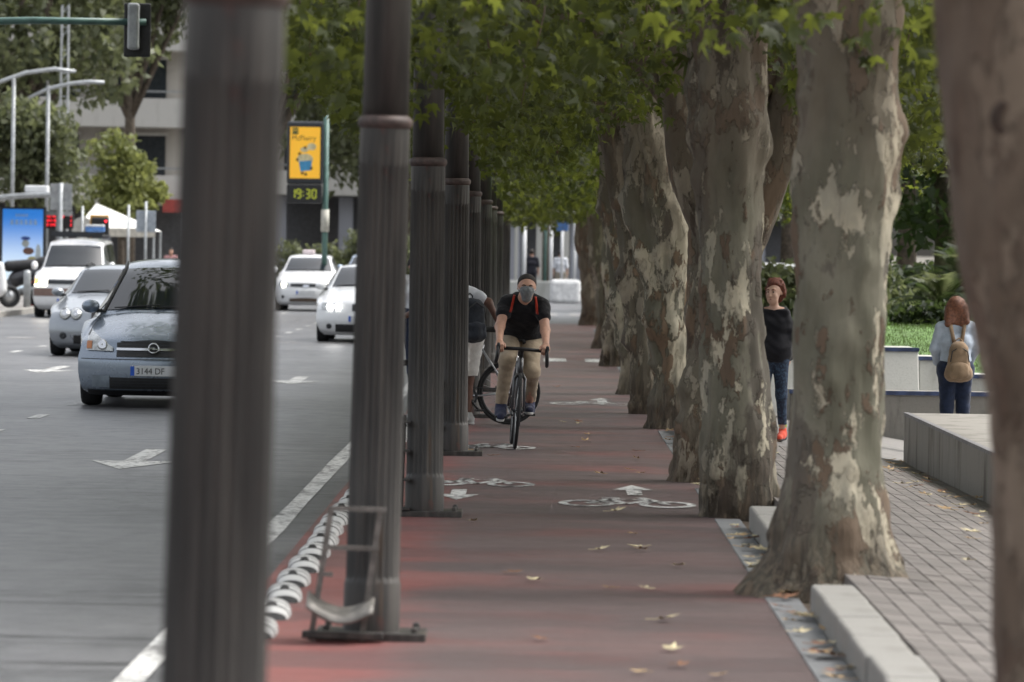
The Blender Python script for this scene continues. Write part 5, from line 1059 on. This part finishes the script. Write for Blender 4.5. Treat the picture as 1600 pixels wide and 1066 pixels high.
torso = [(V3(-.075, .26, .99), V3(.075, .26, .99), .115, .115, .05), (V3(-.06, .18, 1.08), V3(.06, .18, 1.08), .118, .118, .06), (V3(-.08, .08, 1.19), V3(.08, .08, 1.19), .115, .115, .06), (V3(-.12, -.01, 1.275), V3(.12, -.01, 1.275), .066, .066, .05), (V3(0, -.02, 1.29), V3(0, -.07, 1.345), .062, .054, .03)]
HC = V3(.008, -.125, 1.425); hp, q = head_prims(HC, (0.02, -1, -.10), (0, -.12, 1), .98)
arms = limb(shL, elL, wrL, .054, .041, .027, .041)+limb(shR, elR, wrR, .054, .041, .027, .041)
hands = finger_set(wrL, (0, -.93, -.36), (.9, 0, .1), (-.12, -.36, .93), 1.1)+finger_set(wrR, (0, -.93, -.36), (-.9, 0, .1), (.12, -.36, .93), 1.1)
legs = limb(hipL, kneeL, ankL, .085, .050, .034, .048)+limb(hipR, kneeR, ankR, .085, .050, .034, .048)
blob('body', torso+arms+hands+legs+[(V3(0, -.05, 1.33), HC+V3(0, .03, -.05), .055, .052, .03)]+hp, M['skin'], rider, .006, .03)
fat = lambda pr, e: [p[:2]+(p[2]+e, p[3]+e)+p[4:] for p in pr]
tee = fat(torso[:4], .016)+[(shL, shL+(elL-shL)*.42, .068, .066, .04), (shR, shR+(elR-shR)*.42, .068, .066, .04)]+[(V3(-.06, .02, 1.315), V3(.06, .02, 1.315), .062, .062, .05)]
tshirt = blob('t_shirt', tee, TEE, rider, .007, .035, [(V3(0, .25, .955), V3(0, .45, -.9))], wob=.005)
tr = [(V3(-.08, .26, .975), V3(.08, .26, .975), .130, .130, .05)]+[(hipL, kneeL, .100, .070, .035), (kneeL, ankL+V3(0, .0, .045), .069, .054, .035), (hipR, kneeR, .100, .070, .035), (kneeR, ankR+V3(0, 0, .045), .070, .055, .035)]
blob('trousers', tr, CHINO, rider, .006, .03, wob=.003)
# mask, hair, straps
mk = [(q(0, .050, -.030), q(0, .060, -.085), .068, .045, .03), (q(0, .095, -.040), q(0, .092, -.062), .026, .024, .03)]
blob('face_mask', mk, MASK, rider, .005, .03, [(q(0, 0, -.008), np.array((0, .25, .95))), (q(0, .018, 0), np.array((0, 1, 0)))])
ml = MB()
for sg in (-1, 1): ml.tube([q(sg*.062, .045, -.03), q(sg*.082, -.01, -.005)], .0025, 5)
ml.build('mask_loops', M['white_plastic'], rider)
blob('hair', [(q(0, -.028, .038), q(0, -.012, .040), .086, .081, .03), (q(0, -.05, -.02), q(0, -.05, 0), .070, .07, .03)], HAIR, rider, .005, .03, [(q(0, .050, .086), np.array((0, -.80, -.60))), (q(0, .030, -.005), np.array((0, -.75, -.66)))])
face(rider, q, .98, HAIR, False)
from mathutils.bvhtree import BVHTree
def drape(o, pts, dirv, lift=.004):
    bv = BVHTree.FromPolygons([v.co for v in o.data.vertices], [tuple(p.vertices) for p in o.data.polygons]); out = []
    for p in pts:
        h = bv.ray_cast(Vector(p)-Vector(dirv)*.6, Vector(dirv)); out.append((h[0]-Vector(dirv)*lift) if h[0] else Vector(p))
    return out
for sg in (-1, 1):
    rows = []
    for z, x in ((1.352, .094), (1.335, .098), (1.31, .102), (1.28, .106), (1.25, .110), (1.22, .114), (1.195, .119)): rows.append([(sg*x+e*.010, -.1, z) for e in (-1, 0, 1)])
    flatp = drape(tshirt, [p for r_ in rows for p in r_], (0, 1, 0)); st = MB(); st.grid([flatp[k*3:k*3+3] for k in range(len(rows))])
    o = st.build('backpack_strap', RED, rider, True); o.modifiers.new('solid', 'SOLIDIFY').thickness = .010
shoe(rider, ankL, (0, -.92, -.22), NAVY, SOLE, 1.08); shoe(rider, ankR, (0, -.99, .02), NAVY, SOLE, 1.08)
# ---- man with the black backpack and his bicycle
SIL = m_carpaint('silver_frame', (.42, .43, .45), .6, .3); BLU = m_carpaint('blue_frame', (.03, .09, .30), .2, .3)
gb = gnd(719, 664); bk2 = bicycle('city_bicycle', 'silver and blue bicycle standing across the lane behind the dark poles', (gb.x, gb.y, .006), R(-78), R(0), SIL, BLU, drops=False, r=.325)
# (its rear wheel shows at the right of the pole)
gm = gnd(730, 664); man = thing('person', 'man in white with orange collar and a black backpack, half hidden by a pole', 'person', (gm.x-.03, gm.y-.15, .006), R(20))
WTEE = m_cloth('white_tshirt', (.58, .60, .64), 100, 10, .1); WSH = m_cloth('white_shorts', (.60, .59, .56), 100, 12, .1); ORG = m_cloth('orange_collar', (.70, .16, .02)); BAG = m_cloth('black_backpack', (.018, .022, .03), 70, 9, .3)
def standing(root, skin, lean=0.0, hh=1.74, stride=.10, armfwd=.25, headyaw=0.0, res=.008, hands_=True):
    """upright figure facing -Y; returns joints"""
    k = hh/1.74; J = dict(hipL=V3(-.09, 0, .92)*k, hipR=V3(.09, 0, .92)*k, knL=V3(-.095, -.03-stride*.5, .49)*k, knR=V3(.095, -.02+stride*.45, .50)*k, anL=V3(-.09, -stride, .085)*k, anR=V3(.09, stride*1.25, .095)*k)
    lf = V3(0, -lean, 0); J.update(chest=V3(0, .0, 1.25)*k+lf*.7, shL=V3(-.18, .01, 1.42)*k+lf, shR=V3(.18, .01, 1.42)*k+lf, neck=V3(0, .0, 1.47)*k+lf, head=V3(0, -.02, 1.615)*k+lf*1.3); return J, k
J, kk = standing(man, None, .20, 1.62, .05)
J['elL'] = J['shL']+V3(-.16, .15, -.10); J['wrL'] = J['elL']+V3(-.06, .09, -.20); J['elR'] = J['shR']+V3(.09, -.20, -.18); J['wrR'] = J['elR']+V3(.08, -.20, -.08)
def torso_prims(J, kk, r=1.0, hip=.115, waist=.105, chest=.115):
    c = (J['hipL']+J['hipR'])/2; w = (c+J['chest'])/2
    return [(c+V3(-.065, 0, .03)*kk, c+V3(.065, 0, .03)*kk, hip*kk, hip*kk, .05), (w+V3(-.05, 0, 0), w+V3(.05, 0, 0), waist*kk, waist*kk, .06), (J['chest']+V3(-.07, 0, 0), J['chest']+V3(.07, 0, 0), chest*kk, chest*kk, .06), (J['shL']*.8+J['shR']*.2, J['shR']*.8+J['shL']*.2, .062*kk, .062*kk, .05), (J['neck']-V3(0, 0, .04), J['head']-V3(0, 0, .08), .055*kk, .050*kk, .03)]
def leg_prims(J, kk, a=.09, b_=.06, c=.042): return limb(J['hipL'], J['knL'], J['anL'], a*kk, b_*kk, c*kk, b_*kk*.97)+limb(J['hipR'], J['knR'], J['anR'], a*kk, b_*kk, c*kk, b_*kk*.97)
def arm_prims(J, kk, a=.052, b_=.042, c=.029): return limb(J['shL'], J['elL'], J['wrL'], a*kk, b_*kk, c*kk)+limb(J['shR'], J['elR'], J['wrR'], a*kk, b_*kk, c*kk)
hp, q = head_prims(J['head'], (0, -1, -.2), (0, 0, 1))
def unit(v): return v/np.linalg.norm(v)
blob('body', torso_prims(J, kk)+leg_prims(J, kk)+arm_prims(J, kk)+finger_set(J['wrL'], unit(J['wrL']-J['elL']), (1, 0, 0), (0, -.3, .95))+finger_set(J['wrR'], unit(J['wrR']-J['elR']), (-1, 0, 0), (.3, .3, .9))+hp, M['skin_dark'], man, .008, .03)
face(man, q, 1, HAIR)
blob('hair', [(q(0, -.03, .045), q(0, -.012, .045), .088, .082, .03)], HAIR, man, .006, .03, [(q(0, .05, .05), np.array((0, -.8, -.6))), (q(0, 0, -.03), np.array((0, -.3, -.95)))])
tp = fat(torso_prims(J, kk)[:4], .016)+[(J['shL'], J['shL']+(J['elL']-J['shL'])*.6, .075, .072, .04), (J['shR'], J['shR']+(J['elR']-J['shR'])*.6, .075, .072, .04)]
blob('t_shirt', tp, WTEE, man, .008, .035, [(V3(0, 0, .86), V3(0, 0, -1))], wob=.004)
blob('collar', [(J['neck']+V3(-.035, .02, -.01), J['neck']+V3(.035, .02, -.01), .096, .096, .03)], ORG, man, .007, .02, [(J['neck']+V3(0, 0, .055), V3(0, 0, 1))])
c_ = (J['hipL']+J['hipR'])/2
blob('shorts', [(c_+V3(-.07, 0, .02), c_+V3(.07, 0, .02), .135, .135, .05), (J['hipL'], J['knL']+V3(0, 0, .04), .118, .098, .03), (J['hipR'], J['knR']+V3(0, 0, .04), .118, .098, .03)], WSH, man, .008, .03, [(J['knL']+V3(0, 0, .03), V3(0, 0, -1))], wob=.004)
for a_ in ('anL', 'anR'): shoe(man, J[a_]+V3(0, 0, .02), (0, -1, 0), m_cloth('white_shoe', (.55, .55, .54)), SOLE)
def backpack(name, label, root, J, M1, w_, h, dpt, zc, arch=False, strapm=None):
    """bag on the back (+Y side) of a figure"""
    bp = thing(name, label, 'backpack', root.location, root.rotation_euler.z); sp = J['chest']; y0 = sp[1]+.125
    z0, z1 = zc-h/2, zc+h/2; rr = dpt*.42; P_ = []
    for sg in (-1, 1): P_ += [(V3(sg*(w_/2-rr), y0+dpt/2, z0+rr), V3(sg*(w_/2-rr*(1.5 if arch else 1.1)), y0+dpt/2, z1-rr), rr, rr*(.8 if arch else .95), .08)]
    P_ += [(V3(0, y0+dpt/2, z0+rr), V3(0, y0+dpt/2, z1-rr*(.7 if arch else 1)), rr*1.05, rr, .08), (V3(-w_/2+rr, y0+dpt/2, z0+rr), V3(w_/2-rr, y0+dpt/2, z0+rr), rr, rr, .06)]
    o = blob('bag', P_, M1, bp, .007, .06, wob=.003)
    pk = [(V3(-w_/2+.07, y0+dpt*.86, z0+.06), V3(w_/2-.07, y0+dpt*.86, z0+.06), .045, .045, .05), (V3(-w_/2+.075, y0+dpt*.86, z0+h*.36), V3(w_/2-.075, y0+dpt*.86, z0+h*.36), .04, .04, .05), (V3(0, y0+dpt*.86, z0+.07), V3(0, y0+dpt*.86, z0+h*.36), .05, .045, .06)]
    blob('front_pocket', pk, M1, bp, .007, .05)
    zp = MB(); zp.tube([(-w_*.36, y0+dpt*1.02, z0+h*.5), (-w_*.30, y0+dpt*1.0, z0+h*.80), (0, y0+dpt*.96, z0+h*.93), (w_*.30, y0+dpt*1.0, z0+h*.80), (w_*.36, y0+dpt*1.02, z0+h*.5)], .006, 6); zp.build('zip', M['black'], bp, True)
    MB().tube([(-.04, y0+dpt*.4, z1-.03), (-.035, y0+dpt*.4, z1+.035), (0, y0+dpt*.4, z1+.06), (.035, y0+dpt*.4, z1+.035), (.04, y0+dpt*.4, z1-.03)], .008, 8).build('handle', strapm or M1, bp, True)
    for sg, S in ((-1, 'shL'), (1, 'shR')):
        s0 = J[S]; x = s0[0]*.55
        cl = [V3(x*.35, y0+.02, z1-.03), V3(x*.8, s0[1]+.085, s0[2]+.02), V3(x, s0[1]+.02, s0[2]+.082), V3(x*1.05, s0[1]-.06, s0[2]+.05), V3(x*1.15, s0[1]-.125, s0[2]-.10), V3(x*1.3, s0[1]-.10, s0[2]-.28), V3(x*1.7, s0[1]+.05, z0+.08)]
        b_ = MB(); b_.grid([[c0+V3(e*.019, 0, 0) for e in (-1, 0, 1)] for c0 in cl]); so = b_.build('strap', strapm or M1, bp, True); so.modifiers.new('solid', 'SOLIDIFY').thickness = .01
    return bp
bpm = backpack('backpack', 'black backpack worn by the man in white', man, J, BAG, .33, .42, .19, J['chest'][2]-.12)
man.rotation_euler.z = R(-140); bpm.rotation_euler.z = R(-140)
# ---- woman with red hair walking towards us
gw = at(1216, 690, 41.3); wom = thing('person', 'woman with curly red hair in a black top and blue leggings, walking between trunks', 'person', (2.16, 41.3, zside(2.16, 41.3)-.004), R(-14)); wom.scale = (.90, .95, 1)
J, kk = standing(wom, None, .0, 1.47, .15); J['shL'] += V3(.035, 0, -.02); J['shR'] += V3(-.035, 0, -.02)
J['elL'] = J['shL']+V3(-.07, .02, -.25)*kk; J['wrL'] = J['elL']+V3(.02, -.08, -.23)*kk; J['elR'] = J['shR']+V3(.08, .05, -.25)*kk; J['wrR'] = J['elR']+V3(-.04, .06, -.22)*kk
hp, q = head_prims(J['head'], (-.25, -1, -.05), (0, 0, 1), .96)
blob('body', torso_prims(J, kk, hip=.12, waist=.095, chest=.105)+leg_prims(J, kk, .092, .058, .038)+arm_prims(J, kk, .044, .036, .025)+finger_set(J['wrL'], unit(J['wrL']-J['elL']), (0, -1, 0), (-1, 0, 0), .5, .9)+finger_set(J['wrR'], unit(J['wrR']-J['elR']), (0, -1, 0), (1, 0, 0), .5, .9)+hp, M['skin_pale'], wom, .007, .03)
RHAIR = mat('auburn_curls', (.13, .035, .018), .7, var=.5, scale=60, bump=1.0, bscale=90); face(wom, q, .96, RHAIR)
hh = [(q(0, -.035, .045), q(0, -.01, .055), .098, .085, .02), (q(0, -.06, -.02), q(0, -.05, .02), .085, .085, .03)]
for k in range(90): a = random.uniform(0, 2*PI); e = random.uniform(-.05, .11); p = q(.090*math.cos(a)*math.sqrt(max(.1, 1-(e/.14)**2)), -.035+.085*math.sin(a)*math.sqrt(max(.1, 1-(e/.14)**2)), e); hh.append((p+V3(random.uniform(-.01, .01), random.uniform(-.01, .01), 0), p+V3(random.uniform(-.02, .02), 0, .02), random.uniform(.012, .024), .014, .006)) if math.sin(a) < .45 or e > .085 else None
blob('hair', hh, RHAIR, wom, .006, .015, [(q(0, .062, .060), np.array((.2, -.85, -.52)))])
BTOP = m_cloth('black_top', (.014, .014, .018), 90, 8); c_ = (J['hipL']+J['hipR'])/2
tp = fat(torso_prims(J, kk, hip=.115, waist=.105, chest=.10)[:4], .014)+[(J['shL']-V3(0, 0, .01), J['elL'], .050, .062, .04), (J['elL'], J['wrL'], .062, .048, .03), (J['shR']-V3(0, 0, .01), J['elR'], .050, .062, .04), (J['elR'], J['wrR'], .062, .048, .03), (c_+V3(-.07, 0, .06), c_+V3(.07, 0, .06), .125, .125, .06)]
blob('loose_top', tp, BTOP, wom, .008, .035, [(J['neck']+V3(0, 0, -.018), V3(0, -.35, .93)), (c_+V3(0, 0, -.06), V3(0, 0, -1))], wob=.006)
t = NT('blue_pattern_leggings'); v = t.coord(); n_ = t.noise(v, 40, 4, .7); LEGM = t.set(Base_Color=t.mix(t.ramp(n_, .45, .6), (.018, .026, .05), (.05, .085, .14)), Roughness=.85)
blob('leggings', fat(leg_prims(J, kk, .092, .058, .038), .010)+[(c_+V3(-.06, 0, .02), c_+V3(.06, 0, .02), .125*kk, .125*kk, .05)], LEGM, wom, .008, .03, [(J['anL']+V3(0, 0, .07), V3(0, 0, -1))])
CORAL = m_cloth('coral_shoe', (.70, .10, .06)); LIME = mat('lime_sock', (.45, .60, .08), .8)
for a_ in ('anL', 'anR'):
    so = shoe(wom, J[a_]+V3(0, 0, .015), (0, -1, -.05), CORAL if a_ == 'anR' else CORAL, M['rubber'], .85); MB().lathe([(.043, .0), (.04, .05)], tuple(J[a_]+V3(0, 0, .04)), n=14).build('sock', LIME, wom, True)
# ---- woman with the tan backpack, seen from behind
X2 = at(1493, 590, 45.2).x; z2 = at(1493, 465, 45.2).z-1.56; w2 = thing('person', 'woman in pale blue cardigan and dark jeans seen from behind', 'person', (X2, 45.2, z2), PI+R(4))
J, kk = standing(w2, None, .02, 1.55, .03)
J['elL'] = J['shL']+V3(-.06, -.02, -.25)*kk; J['wrL'] = J['elL']+V3(.06, -.16, -.16)*kk; J['elR'] = J['shR']+V3(.06, -.02, -.25)*kk; J['wrR'] = J['elR']+V3(-.06, -.16, -.16)*kk
hp, q = head_prims(J['head'], (0, -1, -.1), (0, 0, 1), .95); c_ = (J['hipL']+J['hipR'])/2
blob('body', torso_prims(J, kk, hip=.125, waist=.095, chest=.105)+leg_prims(J, kk, .095, .06, .04)+arm_prims(J, kk, .044, .036, .025)+finger_set(J['wrL'], unit(J['wrL']-J['elL']), (0, -1, 0), (-1, 0, 0), .5, .9)+finger_set(J['wrR'], unit(J['wrR']-J['elR']), (0, -1, 0), (1, 0, 0), .5, .9)+hp, M['skin_pale'], w2, .008, .03)
HB = mat('red_brown_hair', (.14, .050, .022), .6, var=.4, scale=50, bump=.7, bscale=80); face(w2, q, .95, HB)
hh = [(q(0, -.03, .04), q(0, -.01, .05), .098, .088, .02)]+[(q(x, -.06, .02), q(x*1.35, -.075+.01*math.cos(x*40), -.15-.015*math.sin(x*60)), .046, .034, .02) for x in (-.075, -.04, 0, .04, .075)]+[(q(sg*.08, -.01, .02), q(sg*.105, -.02, -.14), .034, .030, .02) for sg in (-1, 1)]
blob('hair', hh, HB, w2, .006, .02, [(q(0, .06, .03), np.array((0, -.85, -.52)))], wob=.003)
CARD = m_cloth('pale_blue_cardigan', (.42, .48, .56), 100, 12, .1); JEAN = m_cloth('dark_jeans', (.016, .024, .050), 120, 14, .25)
tp = fat(torso_prims(J, kk, hip=.11, waist=.10, chest=.108)[:4], .014)+fat(arm_prims(J, kk, .046, .040, .032), .012)
blob('cardigan', tp, CARD, w2, .008, .03, [(c_+V3(0, 0, .015), V3(0, 0, -1)), (J['neck']+V3(0, 0, .03), V3(0, 0, 1))], wob=.003)
blob('jeans', fat(leg_prims(J, kk, .098, .064, .045), .012)+[(c_+V3(-.068, 0, .02), c_+V3(.068, 0, .02), .135*kk, .135*kk, .05)], JEAN, w2, .008, .03, wob=.003)
for a_ in ('anL', 'anR'): shoe(w2, J[a_]+V3(0, 0, .015), (0, -1, 0), NAVY, SOLE, .88)
TAN = m_cloth('tan_backpack', (.235, .165, .105), 90, 10, .15)
bp2 = backpack('backpack', 'tan backpack worn by the woman in the pale blue cardigan', w2, J, TAN, .26, .36, .14, J['chest'][2]-.20, True); bp2.rotation_euler.z = PI+R(4)
# ---- small far figures
def far_person(label, px, d, ptop, top, bottom, rz=0.0, hh=1.72):
    g = at(px, ptop, d); r_ = thing('person', label, 'person', (g.x, d, g.z-hh), rz, 'distant walkers'); J, kk = standing(r_, None, 0, hh, .12)
    for S, sg in (('L', -1), ('R', 1)): J['el'+S] = J['sh'+S]+V3(sg*.06, .03, -.27); J['wr'+S] = J['el'+S]+V3(0, -.08, -.23)
    hp, q = head_prims(J['head'], (0, -1, 0), (0, 0, 1)); c_ = (J['hipL']+J['hipR'])/2
    blob('body', torso_prims(J, kk)+leg_prims(J, kk)+arm_prims(J, kk)+hp+[(J['wrL'], J['wrL']+V3(0, -.03, -.14), .03, .018), (J['wrR'], J['wrR']+V3(0, -.03, -.14), .03, .018)], M['skin'], r_, .014, .03)
    blob('hair', [(q(0, -.03, .045), q(0, -.012, .045), .092, .086, .03)], HAIR, r_, .012, .03, [(q(0, .05, .05), np.array((0, -.8, -.6)))])
    blob('shirt', fat(torso_prims(J, kk)[:4], .02)+[(J['shL'], J['elL'], .075, .06), (J['shR'], J['elR'], .075, .06)], top, r_, .014, .03, [(c_, V3(0, 0, -1))])
    blob('trousers', fat(leg_prims(J, kk), .016)+[(c_+V3(-.07, 0, .02), c_+V3(.07, 0, .02), .135, .135, .05)], bottom, r_, .014, .03)
    for a_ in ('anL', 'anR'): blob('shoe', [(J[a_]-V3(0, 0, .04), J[a_]+V3(0, -.12, -.05), .045, .035)], M['black'], r_, .012, .02)
    return r_
DK = m_cloth('dark_clothes', (.02, .02, .028)); 
far_person('distant walker in dark clothes seen above the cyclist head', 831, 158, 390, DK, DK, PI)
far_person('distant man in a white shirt beside the blue sign', 876, 160, 392, WTEE, m_cloth('khaki', (.30, .27, .22)), PI)
far_person('person in a white top standing at the edge line between two poles', 647, 60.5, 404, WTEE, JEAN, R(30), 1.62)
far_person('distant figure in pink by the shop front left of the nearest pole', 268, 150, 388, m_cloth('pink_shirt', (.55, .30, .30)), DK, 0)
# ================================================================ scooters at the left kerb
def scooter(name, label, loc, rz, body, tail):
    r_ = thing(name, label, 'scooter', loc, rz)
    for y in (-.62, .62):
        wl = bpy.data.objects.new('wheel', None); col.objects.link(wl); wl.parent = r_; wl.location = (0, y, .27)
        MB().lathe([(.22+.05*math.cos(a), .055*math.sin(a)) for a in np.linspace(0, 2*PI, 12, False)], axis='X', n=26, closed=True).build('tyre', M['tyre'], wl, True); b = MB(); b.lathe([(.17, -.03), (.17, .03)], axis='X', n=20)
        b.build('rim', M['rim'], wl, True)
    blob('fairing', [(V3(0, .15, .55), V3(0, .85, .80), .16, .13), (V3(0, .0, .38), V3(0, -.35, .34), .14, .10), (V3(0, -.40, .45), V3(0, -.36, 1.0), .16, .12)], body, r_, .015, .08)
    blob('saddle', [(V3(0, .0, .80), V3(0, .75, .86), .11, .12), (V3(0, .65, .90), V3(0, .8, .93), .10, .09)], M['black'], r_, .015, .05)
    blob('top_box', [(V3(-.1, .95, 1.08), V3(.1, .95, 1.08), .17, .17), (V3(-.1, .95, 1.2), V3(.1, .95, 1.2), .13, .13)], body, r_, .015, .05)
    MB().box((0, 1.08, .84), (.26, .10, .09)).build('tail_light', tail, r_, bevel=.02); MB().box((0, 1.06, .62), (.18, .01, .14)).build('number_plate', M['white_plastic'], r_)
    MB().tube([(-.34, -.30, 1.08), (0, -.38, 1.05), (.34, -.30, 1.08)], .018, 8).build('handlebar', M['black'], r_, True)
    MB().tube([(.16, .2, .32), (.18, .7, .38)], [.05, .06], 10).build('exhaust', M['grey_metal'], r_, True)
    for sg in (-1, 1): MB().ball((sg*.36, -.30, 1.22), (.07, .03, .05)).build('mirror', M['black'], r_, True)
    MB().tube([(0, -.62, .27), (0, -.42, .95)], .035, 8).build('fork', M['grey_metal'], r_, True); return r_
TL = emit('red_tail_lens', (.6, .02, .03), .25)
p = gnd(28, 488, .13); bs_ = scooter('scooter', 'black scooter with a red tail light parked at the far left', (at(14, 400, 110.5).x, 110.5, .13), R(-82), m_carpaint('black_paint', (.02, .02, .024), .2, .3), TL)
bs_.scale = (1.25,)*3
p = gnd(-78, 486, .13); scooter('scooter', 'white scooter cut off by the left edge of the picture', (p.x, 109, .13), R(105), WHITE, TL)
p = gnd(46, 490, .13); b = MB(); b.lathe([(.09, 0), (.09, .82), (.075, .9), (0, .92)], n=14); tag(b.build('bollard', M['galv'], None, True, loc=(at(43, 400, 110).x, 110, .13)), 'pale grey bollard beside the black scooter', 'bollard')
b = MB(); b.lathe([(.22, 0), (.24, .85), (.2, .95), (.0, 1.0)], n=18); tag(b.build('litter_bin', mat('red_bin', (.32, .05, .04), .5), None, True, loc=(at(55, 400, 113).x, 113, .13)), 'red bin left of the white van', 'bin')
# ================================================================ fallen leaves
random.seed(5)
def dry_leaf(seed):
    r_ = random.Random(seed); V, Q = leaf_template('lobed'); b = MB()
    vs = [(x*.085, y*.085, .006+.016*(x*x+y*y)*r_.uniform(.2, 1.5)+r_.uniform(0, .010)) for x, y, z in V]; b.add(vs, [tuple(q) for q in Q]); b.tube([(0, 0, .012), (0, -.03, .008), (.01, -.07, .012)], .0018, 4); return b.mesh('fallen_leaf')
lm = [dry_leaf(k) for k in range(6)]; LM = [mat('dry_leaf_tan', (.36, .25, .13), .8, var=.3, scale=30), mat('dry_leaf_pale', (.50, .43, .27), .8, var=.3, scale=30), mat('dry_leaf_brown', (.20, .095, .05), .8, var=.3, scale=30)]
lms = []
for k, me in enumerate(lm):
    me.materials.append(LM[k % 3])
def drop(px, py, z, lab, grp, s=1.0, pt=None):
    g = gnd(px, py, z) if pt is None else Vector(pt)
    o = obj('fallen_leaf', random.choice(lm), None, None, loc=(g.x, g.y, g.z)); o.rotation_euler = (random.uniform(-.1, .1), random.uniform(-.1, .1), random.uniform(0, 6.3)); o.scale = (s,)*3; return tag(o, lab, 'leaf', grp)
for px, py in ((799, 896), (833, 908), (1000, 856), (1062, 885), (955, 920), (1012, 922), (1050, 1017), (1060, 1042), (1003, 1052), (1120, 1057), (772, 713), (998, 706), (995, 717), (920, 680), (880, 660), (1000, 740), (940, 742), (985, 735), (905, 662), (870, 605), (905, 660), (1035, 970), (845, 1000), (735, 706), (960, 800), (990, 835), (740, 815), (900, 700), (915, 690), (1000, 860), (935, 860)):
    drop(px, py, .012, 'dry plane leaf lying alone on the red cycle lane', 'dry leaves on the cycle lane', random.uniform(.65, 1.15))
for k in range(70):
    y = random.choice([random.uniform(16.5, 23), random.uniform(24.5, 29), random.uniform(31, 44)]); x = random.uniform(1.18, 1.36)
    drop(0, 0, 0, 'dry plane leaf lying in the gutter at the foot of the kerb', 'dry leaves in the gutter', random.uniform(.6, 1.2), (x, y, .018+.01*random.random()))
for k in range(60):
    y = random.uniform(25, 42); x = 3.41-abs(random.gauss(0, .35)) if k < 45 else random.uniform(1.7, 3.4)
    drop(0, 0, 0, 'dry plane leaf blown onto the brick walk', 'dry leaves on the brick walk', random.uniform(.6, 1.2), (x, y, zside(x, y)+.012))
